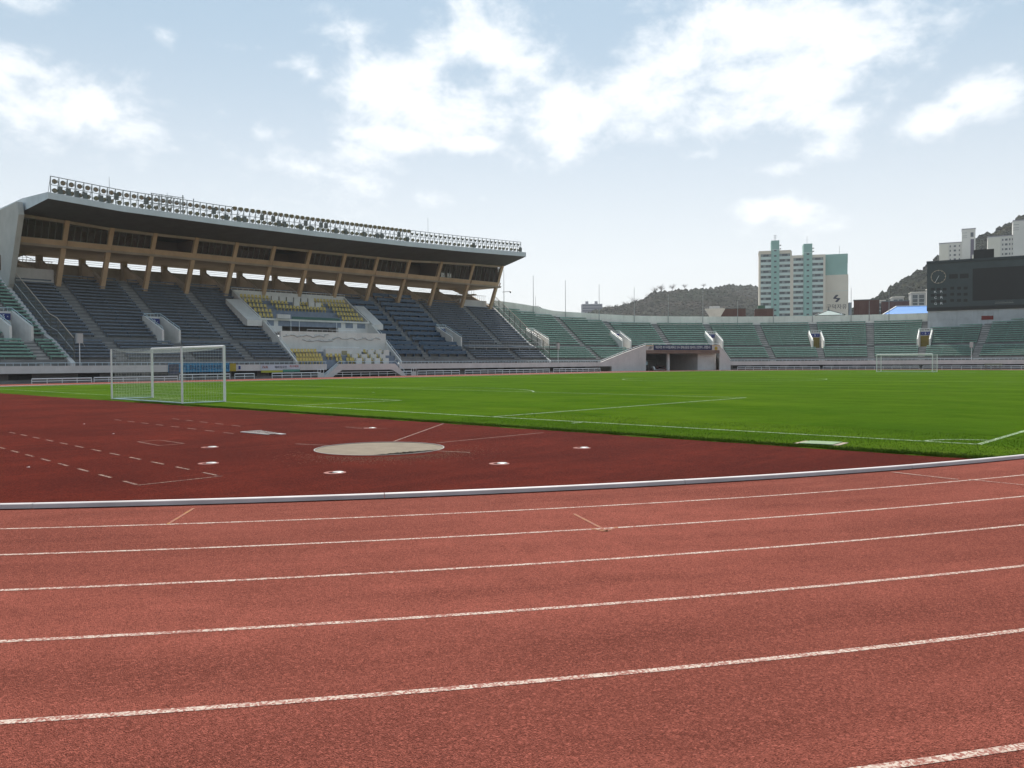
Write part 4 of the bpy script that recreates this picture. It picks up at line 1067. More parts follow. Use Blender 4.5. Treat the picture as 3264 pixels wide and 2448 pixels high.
for a, z1, lab in ((12.6, 4.85, 'pale loudspeaker box on a thin white pole by the left fence'), (86.5, 4.9, 'pale loudspeaker box on a thin white pole right of the grandstand fence'), (168.2, 4.8, 'pale loudspeaker box on a thin white pole below the scoreboard')):
    e = empty('speaker_pole'); tag(e, lab, 'speaker pole', 'loudspeaker poles along the terrace front')
    mb = MB(); mb.tube([P(a, .4, 1.5), P(a, .4, z1-.3)], .04, 8); mb.build('pole', M_RAIL, e)
    mb = MB(); strip(mb, a-.26, a+.26, .2, .62, z1-1.0, z1-.05); mb.build('speaker_box', mat('speaker_grey', (.42, .42, .41), .6), e)
    mb = MB(); mb.bar(P(a+.3, .4, z1-1.0), P(a+.5, .4, z1-1.35), .06); mb.build('bracket', M_STEEL, e)

# ================================================================== GUARD RAILS ALONG THE FAR SIDE OF THE TRACK
def guard(a0, a1, label, run=-.5, z=.58, two=True):
    e = empty('guard_rail'); tag(e, label, 'guard rail', 'guard rails along the far side of the track')
    mb = MB(); mb.tube([P(a, run, z) for a in arange(a0, a1, 2)], .055, 7); mb.build('top_bar', M_RAIL, e)
    if two: mb = MB(); mb.tube([P(a, run, z*.5) for a in arange(a0, a1, 2)], .04, 6); mb.build('lower_bar', M_RAIL, e)
    for a in arange(a0, a1, 1.6): mb = MB(); mb.bar(P(a, run, -.02), P(a, run, z), .05); mb.build('post', M_RAIL, e)
guard(6.9, 12.2, 'white guard rail in front of the left terrace, brightly sunlit', -3.0, .43)
guard(12.6, 21.0, 'white guard rail behind the near goal, left stretch', -2.6, .45)
guard(22.2, 28.0, 'white guard rail under the light blue banner'); guard(28.6, 31.0, 'short white guard rail between the blue and white banners'); guard(33.3, 39.9, 'white guard rail under the white festival banner')
guard(41.8, 54.6, 'white guard rail across the arched front of the official box'); guard(55.6, 63.5, 'white guard rail just right of the official box'); guard(64.6, 83.5, 'long white guard rail before the right half of the grandstand')
guard(84.5, 97.0, 'white guard rail between the grandstand fence and the tunnel gate'); guard(127.6, 143, 'white guard rail just right of the tunnel gate'); guard(143.6, 160, 'white guard rail behind the far goal'); guard(160.6, 190, 'white guard rail under the scoreboard end of the terrace')
for a, lab in ((54.9, 'white cabinet gate right of the arched stair'), (40.0, 'white cabinet gate left of the arched stair')):
    e = empty('field_gate'); tag(e, lab, 'gate'); mb = MB(); strip(mb, a-.45, a+.45, -.55, -.45, -.02, .55); mb.build('panel', M_PARA, e)
    mb = MB()
    for s in (-.42, 0, .42): mb.bar(P(a+s, -.5, .55), P(a+s, -.5, .98), .05)
    mb.bar(P(a-.45, -.5, .98), P(a+.45, -.5, .98), .05); mb.build('top_frame', M_RAIL, e)
e = empty('hurdle_stack'); tag(e, 'dull brown stand of stacked hurdles beside the far goal', 'hurdle stand')
hb = Vector((-27.3, 124.5, 0)); mb = MB(); mb.box(hb.x-1.1, hb.x+1.1, hb.y-.5, hb.y+.5, .75, 1.05); mb.build('top_load', mat('drab_brown', (.22, .19, .16), .8), e)
for dx in (-.95, -.3, .3, .95):
    for dy in (-.4, .4): mb = MB(); mb.bar((hb.x+dx, hb.y+dy, 0), (hb.x+dx, hb.y+dy, .75), .06); mb.build('leg', mat('drab_legs', (.2, .17, .15), .7), e)

# ================================================================== BANNERS ON THE FASCIA
def banner(name, a0, a1, z0, z1, m_, label, cat='banner', dz=0.0, run=-.06):
    e = empty(name); tag(e, label, cat); mb = MB(); A = arange(a0, a1, .8); v = []
    for i, a in enumerate(A): 
        t_ = (a-a0)/(a1-a0); wv = .02*sin(i*1.7); v += [P(a, run+wv, z0+dz*t_), P(a, run+wv, z1), P(a, run+.02+wv, z1), P(a, run+.02+wv, z0+dz*t_)]
    f = []
    for i in range(len(A)-1): f += [(4*i+k_, 4*i+(k_+1) % 4, 4*i+4+(k_+1) % 4, 4*i+4+k_) for k_ in range(4)]
    mb.add(v, f); mb.build('cloth', m_, e); return e
def btext(e, words, zc, size, m_, run=-.10):
    for wd, a0, a1 in words:
        am = (a0+a1)/2; X = P(am+.5, run, 0)-P(am-.5, run, 0); place_text(wd, size, P(am, run, zc), X, (0, 0, 1), e, m_, 'lettering', a1-a0)
e = banner('blue_banner', 21.2, 28.2, .84, 1.80, mat('sky_blue_cloth', (.05, .22, .38), .7, .2, .12, .8), 'light blue banner with dark Korean lettering on the fascia behind the goal')
M_INK = mat('navy_ink', (.01, .02, .07), .7)
btext(e, [('기', 22.7, 23.2), ('휘니스', 23.5, 24.7), ('당신의', 24.9, 26.1), ('한국이', 26.2, 27.2), ('니다', 27.4, 28.1)], 1.30, .62, M_INK)
mb = MB(); strip(mb, 21.25, 22.35, -.11, -.095, .6, 1.72); mb.build('photo_panel', mat('dark_photo', (.03, .04, .075), .6, .3, .6, 2.0), e)
banner('yellow_flag', 28.26, 29.0, .88, 1.76, mat('mustard_cloth', (.33, .26, .035), .75, .2, .12, 2), 'mustard yellow flag panel at the right end of the blue banner', 'flag')
e = banner('small_notice', 29.2, 29.62, 1.0, 1.56, mat('notice_paper', (.55, .56, .58), .7), 'small white notice with a dark blue print beside the yellow flag', 'notice')
mb = MB(); strip(mb, 29.28, 29.54, -.095, -.082, 1.08, 1.48); mb.build('print', M_SIGN, e)
e = banner('festival_banner', 32.1, 37.3, .86, 1.60, mat('white_cloth', (.50, .52, .58), .7, .2, .08, .8), 'white banner with coloured lettering and a yellow and green lower band', dz=.10)
mb = MB(); A = arange(32.1, 34.9, .7); strip(mb, 32.1, 34.95, -.10, -.085, .66, .93); mb.build('yellow_band', mat('lime_band', (.36, .36, .04), .7), e)
mb = MB(); strip(mb, 34.97, 37.3, -.10, -.085, .74, 1.0); mb.build('green_band', mat('teal_band', (.07, .24, .18), .7), e)
btext(e, [('IVA', 32.3, 33.0)], 1.3, .42, mat('logo_red', (.34, .10, .04), .7)); btext(e, [('제8회', 33.9, 34.5), ('동호인', 34.6, 35.5)], 1.28, .34, mat('grey_ink', (.12, .12, .15), .7)); btext(e, [('축구대회', 35.9, 37.1)], 1.36, .32, mat('red_ink', (.45, .12, .10), .7))

# ================================================================== FLOODLIGHT RACK ON THE ROOF EDGE
rk = empty('floodlight_rack'); tag(rk, 'long steel rack of round floodlights standing along the roof edge', 'floodlight rack')
hs = MB(); hs.lathe((0, 0, 0), (1, 0, 0), [(.07, -.30), (.15, -.26), (.18, -.10), (.25, .02), (.25, .06), (.22, .06)], 14); hs.bar((-.08, -.27, -.12), (-.08, -.27, .1), .04); hs.bar((-.08, .27, -.12), (-.08, .27, .1), .04); hs.bar((-.08, -.27, -.12), (-.08, .27, -.12), .04)
ln_ = MB(); ln_.lathe((0, 0, 0), (1, 0, 0), [(.215, .055), (.215, .068), (.12, .082)], 14)
HM, LM = hs.mesh('floodlight', M_LAMP), ln_.mesh('lens', M_LENS)
def flood(pos, rotz, tilt, s=1.0):
    m_ = Matrix.Translation(pos) @ Matrix.Rotation(rotz, 4, 'Z') @ Matrix.Rotation(tilt, 4, 'Y') @ Matrix.Scale(s, 4)
    o = inst('floodlight', HM, None, 0, rk, m_); inst('lens', LM, None, 0, o, Matrix.Identity(4))
def rz(y): return interp(y, RY, RZT)
ROFF = Vector((-.45, 0, 0))
def rp(y, h): return Vector((rfx(y)-.45, y, rz(y)+h))
YR0, YR1, YL0, YL1 = 11.9, 87.6, 32.3, 61.8
topbar = MB(); mid = MB(); posts = MB(); brace = MB()
ys = arange(YR0, YL1, .83)[:-1]+arange(YL1, YR1, 1.0)
for y0, y1 in zip(ys, ys[1:]):
    raised = YL0 < (y0+y1)/2 < YL1
    if not raised: topbar.bar(rp(y0, 1.75), rp(y1, 1.75), .075)
    else: topbar.bar(rp(y0, 1.45), rp(y1, 1.45), .05)
    mid.bar(rp(y0, .88), rp(y1, .88), .06)
    if random.random() < .7: brace.bar(rp(y0, .05), rp(y1, .88), .03); 
    if not raised or random.random() < .6: brace.bar(rp(y0, .88), rp(y1, 1.6), .03)
for y in ys:
    hh = 1.75 if not (YL0 < y < YL1) else 1.5
    posts = MB(); posts.bar(rp(y, -.15), rp(y, hh), .08); posts.bar(rp(y, -.15)+Vector((-.9, 0, 0)), rp(y, hh-.1), .045); posts.build('upright', M_STEEL, rk)
topbar.build('top_bar', M_STEEL, rk); mid.build('middle_bar', M_STEEL, rk); tag(brace.build('braces', M_STEEL, rk), kind='stuff')
for i, y in enumerate(ys[:-1]):
    ym = y+.40; raised = YL0 < ym < YL1
    rot = radians(random.uniform(-18, 8)); 
    if raised: flood(rp(ym, 1.62), rot, radians(28), 1.15)
    elif ym < YL0: flood(rp(ym, 1.28), radians(-40+random.uniform(-6, 6)), radians(16), 1.02)
    else: flood(rp(ym, 1.25), radians(55+random.uniform(-10, 10)), radians(20), .95)
    flood(rp(ym, .36), radians(random.uniform(-45, 40)), radians(random.uniform(18, 30)), 1.0)
bal = MB(); bal.box(-.16, .16, -.2, .2, -.35, .35); BM = bal.mesh('ballast_box', M_DSTEEL)
for i, y in enumerate(ys[:-1]):
    if i in (0, 1, 2, 21) or (i % 4 == 1 and YL0 < y < YL1) or random.random() < .22: inst('ballast_box', BM, rp(y+.9, random.choice([.4, .45, .95])), 0, rk)
lf = MB()
for dy in (0, 1.1, 2.2):
    for dx in (0, -.8): lf.bar(Vector((rfx(24)-.3+dx, 22.4+dy, rz(23)+.0)), Vector((rfx(24)-.3+dx, 22.4+dy, rz(23)+1.95)), .07)
for z in (.8, 1.3, 1.9):
    for dx in (0, -.8): lf.bar(Vector((rfx(24)-.3+dx, 22.3, rz(23)+z)), Vector((rfx(24)-.3+dx, 26.2, rz(25)+z)), .06)
for k_ in range(9): y = 22.4+.36*k_; lf.bar(Vector((rfx(24)-.3, y, rz(24)+1.3)), Vector((rfx(24)-.3, y+.2, rz(24)+1.9)), .045)
lf.bar(Vector((rfx(26)-.2, 26.0, rz(26))), Vector((rfx(26)-.2, 26.0, rz(26)+2.2)), .10); lf.bar(Vector((rfx(27)-.2, 27.3, rz(27))), Vector((rfx(27)-.2, 27.3, rz(27)+2.0)), .08)
lf.build('service_frame', M_STEEL, rk)
for y, h, lab in ((18.6, 3.4, 'tall thin lightning rod on the grandstand roof, the left one'), (25.2, 2.7, 'thin lightning rod beside the service frame on the roof'), (67.2, 4.4, 'thin lightning rod near the right end of the grandstand roof')):
    mb = MB(); mb.tube([rp(y, 0)+Vector((-2, 0, 0)), rp(y, h)+Vector((-2, 0, 0))], [.035, .02], 6); tag(mb.build('lightning_rod', M_STEEL), lab, 'rod', 'lightning rods on the grandstand roof')
mb = MB(); q = Vector((-96.6, 88.4, 14.2)); mb.bar(q, q+Vector((.9, .9, .1)), .08); mb.lathe(q+Vector((.9, .9, .1)), (.6, .6, -.4), [(.1, 0), (.25, .3)], 10)
tag(mb.build('wall_lamp', M_DSTEEL), 'dark lamp on a bracket sticking out from the last grandstand column', 'lamp')

# ================================================================== FLAGPOLES ON THE RIM WALL
ords = ['first', 'second', 'third', 'fourth', 'fifth', 'sixth', 'seventh', 'eighth', 'ninth', 'tenth', 'eleventh', 'twelfth', 'thirteenth']
for i, (a, zt) in enumerate(((86.9, 18.7), (93.1, 17.95), (99.9, 17.45), (106.2, 16.95), (112.7, 16.5), (119.1, 15.3), (125.4, 16.3), (131.5, 14.4), (137.5, 16.2), (143.6, 15.1), (149.3, 16.2), (151.9, 13.5), (154.8, 16.0))):
    b = back_run(a)+.2; e = empty('flagpole'); tag(e, f'thin bare grey flagpole on the rim wall, the {ords[i]} counted from the grandstand', 'flagpole', 'bare flagpoles along the rim wall')
    zb = interp(a, [84, 93, 103, 112, 300], [11.6, 11.0, 9.9, 9.6, 9.5])
    mb = MB(); mb.tube([P(a, b-.28, zb), P(a, b-.28, zt-.05)], [.065, .035], 7); mb.build('pole', M_STEEL, e)
    mb = MB(); mb.lathe(P(a, b-.28, zt-.06), (0, 0, 1), [(.03, 0), (.07, .06), (.02, .12)], 8); mb.build('finial', M_STEEL, e)
e = empty('roof_kiosk'); tag(e, 'low dark kiosk roof with a white front peeping over the rim wall', 'kiosk')
q = P(96.5, 22, 0); mb = MB(); ph = 12.25
X_ = Vector((cos(radians(42.8)), sin(radians(42.8)), 0)); Y_ = Vector((-X_.y, X_.x, 0))
mb.prism([q+X_*x+GZ*z for x, z in ((-2.2, 11.0), (2.6, 11.0), (2.6, 11.6), (.6, 12.75), (-.4, 12.75), (-2.2, 12.2))], Y_*3); mb.build('roof', M_DSTEEL, e)
mb = MB(); mb.frame_box(q, X_, Y_, GZ, -.7, .8, -.1, -.01, 12.2, 12.68); mb.build('front', M_RAIL, e)
mb = MB(); mb.bar(q+GZ*12.7, q+GZ*14.6, .05); mb.build('aerial', M_STEEL, e)

# ================================================================== SCOREBOARD
sb = empty('scoreboard'); tag(sb, 'large dark scoreboard with clock and black screen above the right terrace', 'scoreboard')
SO = P(160.35, 11.6, 0); SX = Vector((.979, .204, 0)); SYv = Vector((-.204, .979, 0)); SW = 26.0; K = 1.061
def sbz(z): return 1.67+(z-1.67)*K
M_BOARD = mat('board_grey', (.045, .060, .063), .55, .4, .12, .7); M_BLACK = mat('board_black', (.012, .013, .014), .5, .4, .1, 2.0)
mb = MB(); mb.frame_box(SO, SX, SYv, GZ, 0, SW, 0, 3.2, sbz(10.9), sbz(19.0)); mb.build('cabinet', M_BOARD, sb)
mb = MB(); mb.frame_box(SO, SX, SYv, GZ, -.1, SW+.1, -.18, 3.3, sbz(19.0)+.004, sbz(19.46)); mb.build('cornice', mat('cornice_dark', (.04, .05, .055), .6), sb)
mb = MB(); mb.frame_box(SO, SX, SYv, GZ, 0, SW, -.10, 3.2, sbz(10.52), sbz(11.1)); mb.build('lower_trim', M_BLACK, sb)
mb = MB(); mb.frame_box(SO, SX, SYv, GZ, .15, SW-.2, .25, 3.5, -1, sbz(10.50)); base = mb.build('base_wall', concrete('board_base', (.42, .44, .46), .12, .6, .5), sb)
for i in range(14):
    for z0, z1 in ((7.2, 8.85), (8.9, 10.48)):
        mb = MB(); x0_ = .15+SW/14*i*.98; mb.frame_box(SO, SX, SYv, GZ, x0_+.03, x0_+SW/14*.98-.03, .19, .246, sbz(z0), sbz(z1)); mb.build('panel', base.data.materials[0], base)
mb = MB(); mb.frame_box(SO, SX, SYv, GZ, 7.2*K, 16.5*K, -.06, -.003, sbz(12.05), sbz(17.7)); mb.build('screen', M_BLACK, sb)
mb = MB(); mb.frame_box(SO, SX, SYv, GZ, 7.3*K, 10.4*K, .4, 2.0, sbz(19.46), sbz(21.0)); mb.build('top_cabinet', M_BLACK, sb)
mb = MB(); mb.frame_box(SO, SX, SYv, GZ, 8.6*K, 10.4*K, .14, .187, sbz(8.65), sbz(9.35)); mb.build('digit_display', mat('dull_red', (.16, .018, .015), .5), sb)
def sbp(u, z, off=0): return SO+SX*(u*K)+SYv*off+GZ*sbz(z)
# positions on the board read off as (u, z)
def board_uv(cx, cy):
    u = (cx-85)/2115*14.78; top_ = 19.46; bot = 10.53
    yt = 350+(cx-85)*(-128/2115); ybm = 1450+(cx-85)*(-75/2115); return u, top_-(cy-yt)/(ybm-yt)*(top_-bot)
clk = MB(); cu, cz = board_uv(345, 690); n = 40; r = 1.16
for i in range(n):
    a, b = 2*pi*i/n, 2*pi*(i+1)/n; clk.bar(sbp(cu+r*cos(a), cz+r*sin(a), -.06), sbp(cu+r*cos(b), cz+r*sin(b), -.06), .055, .055)
for i in range(12): a = 2*pi*i/12; clk.bar(sbp(cu+(r-.13)*cos(a), cz+(r-.13)*sin(a), -.07), sbp(cu+(r+.06)*cos(a), cz+(r+.06)*sin(a), -.07), .12, .08)
ck = clk.build('clock', mat('clock_brass', (.50, .42, .32), .5), sb)
mb = MB(); mb.bar(sbp(cu+.12, cz+.2, -.10), sbp(cu-.5, cz-1.0, -.10), .10, .05); mb.build('clock_hand', M_SIGNW, ck)
mb = MB(); mb.bar(sbp(cu+.1, cz+.16, -.13), sbp(cu-.28, cz-.55, -.13), .13, .05); mb.build('clock_hand', M_SIGNW, ck)
cells = [(592, 635, 785, 725), (832, 625, 1025, 718)]
for row in (940, 1075, 1212):
    for cxx in (175, 308, 445): cells.append((cxx, row-2, cxx+88, row+52))
    for cxx in (620, 775, 920): cells.append((cxx, row-28, cxx+85, row+30))
for x0_, y0_, x1_, y1_ in cells:
    u0, zt = board_uv(x0_, y0_); u1, zb = board_uv(x1_, y1_); mb = MB(); mb.frame_box(SO, SX, SYv, GZ, u0*K, u1*K, -.03, -.003, sbz(zb), sbz(zt)); mb.build('display_cell', M_BLACK, sb)
for cxx, cyy, ch in ((277, 1028, 'K'), (415, 1020, 'R'), (283, 1158, 'C'), (420, 1150, 'R'), (285, 1290, 'G'), (420, 1282, 'R')):
    u, z = board_uv(cxx, cyy); place_text(ch, .58, sbp(u, z, -.03), SX, GZ, sb, M_SIGNW, 'lettering', .42)
u, z = board_uv(1800, 1240); place_text('SAMSUNG', .36, sbp(u, z, -.03), SX, GZ, sb, mat('dull_letter', (.14, .15, .15), .6), 'lettering', 2.75)
mb = MB(); u0, z = board_uv(1600, 1275); u1, _ = board_uv(2000, 1262); mb.bar(sbp(u0, z, -.03), sbp(u1, z, -.03), .05, .07); mb.build('underline', mat('dull_line', (.28, .28, .27), .6), sb)

# ================================================================== CITY BEYOND THE RIM
FX = FY = None
def face_dir(deg, k=1.0):
    global FX, FY
    FX = Vector((cos(radians(deg)), sin(radians(deg)), 0)); FY = Vector((-FX.y, FX.x, 0)); FX = FX*k
face_dir(28.0, .955)
M_CREAM = mat('cream_render', (.62, .58, .50), .85, .2, .06, .15); M_TEAL = mat('teal_render', (.26, .43, .395), .85, .2, .07, .15); M_BAND = mat('pale_band', (.50, .60, .58), .85, .2, .06, .15)
M_WIN = mat('far_window', (.055, .075, .085), .25, .6, .3, .5); M_SHADOWED = mat('loggia', (.10, .13, .13), .7, .2, .2, .4)
ap = empty('apartment_tower'); tag(ap, 'tall cream and teal apartment tower with rows of balconies behind the rim wall', 'apartment tower')
O1 = Vector((-179.8, 357.8, 0))       # left corner
def slab(o, x0, x1, y0, y1, z0, z1, name, m_, par): mb = MB(); mb.frame_box(o, FX, FY, GZ, x0, x1, y0, y1, z0, z1); return mb.build(name, m_, par)
wA, wB = 15.75, 15.9
wa = slab(O1, 0, wA, 0, 13, -1, 54.5, 'wall', M_CREAM, ap); slab(O1, wA+.004, wA+wB, 0, 13, -1, 52.3, 'wall', M_CREAM, ap)
slab(O1, 5.8, 9.7, -.5, 7, -1, 59.8, 'stair_core', M_TEAL, ap); slab(O1, 5.7, 9.8, -.6, 7.1, 55.2, 55.5, 'core_band', M_BAND, ap)
slab(O1, 21.3, 25.4, -.5, 7, -1, 57.6, 'stair_core', M_TEAL, ap); slab(O1, 21.2, 25.5, -.6, 7.1, 53.2, 53.5, 'core_band', M_BAND, ap)
slab(O1, -.2, 15.3, -.2, 13.2, 54.5, 55.0, 'parapet', M_CREAM, ap)
def balcony_bay(x0, x1, ztop, n):
    for k_ in range(n):
        z = ztop-2.62*k_
        if z < 14: break
        mb = MB(); mb.frame_box(O1, FX, FY, GZ, x0, x1, -.30, .0, z-2.62+.0, z-1.32); mb.build('balcony_front', M_BAND, ap)
        mb = MB(); mb.frame_box(O1, FX, FY, GZ, x0, x1, -.06, -.004, z-1.315, z-.05); w_ = mb.build('window', M_SHADOWED, ap)
        np_ = 4
        for i in range(np_):
            xa = x0+(x1-x0)*i/np_+.08; xb = x0+(x1-x0)*(i+1)/np_-.08; mb = MB(); mb.frame_box(O1, FX, FY, GZ, xa, xb, -.11, -.065, z-1.2, z-.15); mb.build('pane', M_WIN if (i+k_) % 3 else mat('curtain', (.20, .24, .24), .6), w_)
for x0_, x1_, zt in ((.75, 5.75, 53.4), (9.75, 14.9, 53.4), (16.5, 21.2, 51.0), (25.45, 30.6, 51.0)): balcony_bay(x0_, x1_, zt, 16)
for xc, zt in ((7.75, 55.0), (23.35, 52.7)):
    for k_ in range(16): 
        z = zt-2.62*k_
        if z > 14: slab(O1, xc-.6, xc+.6, -.58, -.503, z-.45, z+.35, 'stair_window', M_WIN, ap)
mb = MB(); q = O1+FX*7.8+FY*3; mb.bar(q+GZ*59.8, q+GZ*63.0, .16)
for z in (61.0, 61.9, 62.6): mb.bar(q+GZ*z-FX*.9, q+GZ*z+FX*.9, .10)
q2 = O1+FX*23.2+FY*3; mb.bar(q2+GZ*57.6, q2+GZ*61.8, .09); mb.build('aerial', M_DSTEEL, ap)
for xx, zz in ((9.9, 57.3), (9.9, 55.6), (25.6, 55.3), (25.6, 53.8)): slab(O1, xx, xx+.7, 0, 1.5, zz, zz+.35, 'ledge', M_DSTEEL, ap)
a2 = empty('apartment_block'); tag(a2, 'windowless cream and teal end block with a logo and Korean name, right of the tower', 'apartment block')
face_dir(22.5, .935); O2 = Vector((-155.1, 375.3, 0))
slab(O2, 0, 11.6, 0, 14, -1, 42.7, 'wall', M_CREAM, a2); slab(O2, 0, 11.2, .02, 14, 42.704, 48.3, 'upper_wall', M_TEAL, a2); slab(O2, -.1, 11.3, -.12, 14, 48.304, 52.6, 'parapet', M_TEAL, a2)
slab(O2, -.02, 11.65, -.05, -.004, 34.95, 35.1, 'joint_band', M_BAND, a2)
place_text('구덕자유', 2.6, O2+FX*6.1+FY*-.06+GZ*27.3, FX, GZ, a2, mat('dark_letters', (.05, .055, .07), .7), 'lettering', 9.0, .03)
lg = MB(); c0 = O2+FX*6.1+FY*-.05+GZ*31.4
def lpt(x, z): return c0+FX*x+GZ*z
for sgn in (1, -1):
    pts = [(-1.75, .0), (-.55, 1.45), (.1, 1.7), (.7, 1.25), (.1, .75), (-.35, .2), (.55, .12), (-.3, -.25), (-1.2, -.35)]
    lg.prism([lpt(sgn*x*1.05+.05*sgn, sgn*(z+.12)) for x, z in pts], FY*-.08)
lg.build('logo', mat('logo_dark', (.045, .05, .075), .7), a2)
mb = MB(); q = O2+FX*7.4+FY*4; mb.bar(q+GZ*52.6, q+GZ*57, .09); mb.build('aerial', M_DSTEEL, a2)
slab(O2, 11.9, 13.4, 3, 12, -1, 29.5, 'rear_annex', mat('annex_blue', (.22, .27, .32), .8, .2, .2, .3), a2)

face_dir(22, .93); pv = empty('pavilion'); tag(pv, 'small tiled hipped roof pavilion in front of the lettered block', 'pavilion')
q = Vector((-87.1, 211.5, 0)); mb = MB()
apx = q+GZ*15.9-FX*.35+FY*2; ev = [q+FX*x+FY*y+GZ*14.35 for x, y in ((-4.1, -1.5), (4.3, -1.5), (4.3, 5), (-4.1, 5))]
mb.face([ev[0], ev[1], apx+FX*.25, apx]); mb.face([ev[1], ev[2], apx+FX*.25]); mb.face([ev[2], ev[3], apx, apx+FX*.25]); mb.face([ev[3], ev[0], apx]); mb.face(ev)
mb.build('roof', mat('teal_tiles', (.06, .13, .13), .6, .4, .2, 1.0), pv)
mb = MB()
for c__ in ev: mb.bar(apx, c__+GZ*.05, .22)
mb.lathe(apx, (0, 0, 1), [(.22, -.1), (.28, .2), (.10, .5), (.02, 1.1)], 8); mb.build('ridge', M_DSTEEL, pv)
mb = MB(); mb.frame_box(q, FX, FY, GZ, -3.8, 4.0, -1.2, 4.6, -1, 14.2); mb.build('wall', mat('pavilion_brown', (.10, .075, .05), .8), pv)
mb = MB(); mb.lathe(q+FX*3.2-FY*1.6+GZ*14.45, (0, -1, .4), [(.1, 0), (.26, .05)], 10); mb.build('lamp', M_RAIL, pv)
face_dir(29, .97); fn = empty('funnel_tower'); tag(fn, 'white flared funnel shaped roof tower beside the brown hall', 'tower')
q = Vector((-100.7, 171.6, 0)); mb = MB(); mb.hexa([q+FX*-1.25+FY*-1.0+GZ*-1+Vector((0, 0, 0)), q+FX*-1.25+FY*-1+GZ*12.9, q+FX*-1.25+FY*1.2+GZ*-1, q+FX*-1.25+FY*1.2+GZ*12.9, q+FX*1.35+FY*-1+GZ*-1, q+FX*1.35+FY*-1+GZ*12.9, q+FX*1.35+FY*1.2+GZ*-1, q+FX*1.35+FY*1.2+GZ*12.9])
mb.hexa([q+FX*-1.25+FY*-1.0+GZ*12.9, q+FX*-2.6+FY*-2.0+GZ*15.05, q+FX*-1.25+FY*1.2+GZ*12.9, q+FX*-2.6+FY*2.6+GZ*15.05, q+FX*1.35+FY*-1+GZ*12.9, q+FX*2.6+FY*-2.0+GZ*15.05, q+FX*1.35+FY*1.2+GZ*12.9, q+FX*2.6+FY*2.6+GZ*15.05]); mb.build('funnel', M_WHITE, fn)
mb = MB(); mb.frame_box(q, FX, FY, GZ, -1.4, 1.3, -.8, 1.6, 15.05, 15.65); mb.build('roof_box', M_PARA, fn)
mb = MB(); mb.bar(q+FX*-2.6-FY*1.9+GZ*15.35, q+FX*2.6-FY*1.9+GZ*15.35, .06)
for k_ in range(8): mb.bar(q+FX*(-2.6+5.2*k_/7)-FY*1.9+GZ*15.05, q+FX*(-2.6+5.2*k_/7)-FY*1.9+GZ*15.35, .05)
mb.build('roof_rail', M_STEEL, fn)
M_BRICK = mat('brown_brick', (.115, .060, .048), .9, .15, .14, .5)
def hall(c, w, h, dep, label, extra=None):
    e = empty('brick_hall'); tag(e, label, 'brick building'); o = Vector((c[0], c[1], 0))-FX*(w/2)
    slab(o, 0, w, 0, dep, -1, h, 'wall', M_BRICK, e); slab(o, -.1, w+.1, -.1, dep, h, h+.22, 'roof_edge', M_DSTEEL, e)
    for k_ in range(int(w/2.2)): slab(o, 1.2+2.2*k_, 1.5+2.2*k_, -.06, -.004, 8, h-.3, 'joint', mat('brick_joint', (.10, .045, .035), .9), e)
    return e
face_dir(28, .96); hall((-122, 220.2), 9.5, 18.2, 14, 'brown brick hall behind the white funnel tower'); h2 = hall((-113.5, 226), 6.0, 18.0, 10, 'lower brown brick wing right of the funnel tower hall')
slab(Vector((-115.5, 225, 0)), .3, 2.6, 1, 5, 18.2, 19.2, 'green_tank', mat('tank_green', (.06, .14, .09), .7), h2)
face_dir(19.5, .92); hall((-79.6, 218.5), 7.15, 18.5, 12, 'brown brick hall just right of the lettered apartment block'); hall((-71.9, 218.6), 7.4, 17.7, 12, 'second brown brick hall next to the blue metal roof')
face_dir(26, .93); br = empty('blue_roof_hall'); tag(br, 'hall with a bright blue metal pitched roof left of the scoreboard', 'hall')
o = Vector((-66.7, 209.9, 0))-FX*6.0
mb = MB(); mb.face([o+GZ*13.5, o+FX*16+GZ*13.6, o+FX*16+FY*4+GZ*16.0, o+FX*4.4+FY*4+GZ*16.0]); mb.face([o+GZ*13.5, o+FX*4.4+FY*4+GZ*16, o+FY*8+GZ*13.5]); mb.face([o+FY*8+GZ*13.5, o+FX*4.4+FY*4+GZ*16, o+FX*16+FY*4+GZ*16, o+FX*16+FY*8+GZ*13.5])
mb.build('roof', mat('blue_sheet', (.10, .27, .62), .45, .4, .05, .5), br); slab(o, .4, 15.6, .5, 7.5, -1, 13.45, 'wall', M_PARA, br)
mb = MB(); mb.bar(o+GZ*13.55, o+FX*4.4+FY*4+GZ*16.05, .16); mb.bar(o+FX*4.4+FY*4+GZ*16.05, o+FX*16+FY*4+GZ*16.05, .16); mb.build('ridge', M_RAIL, br)

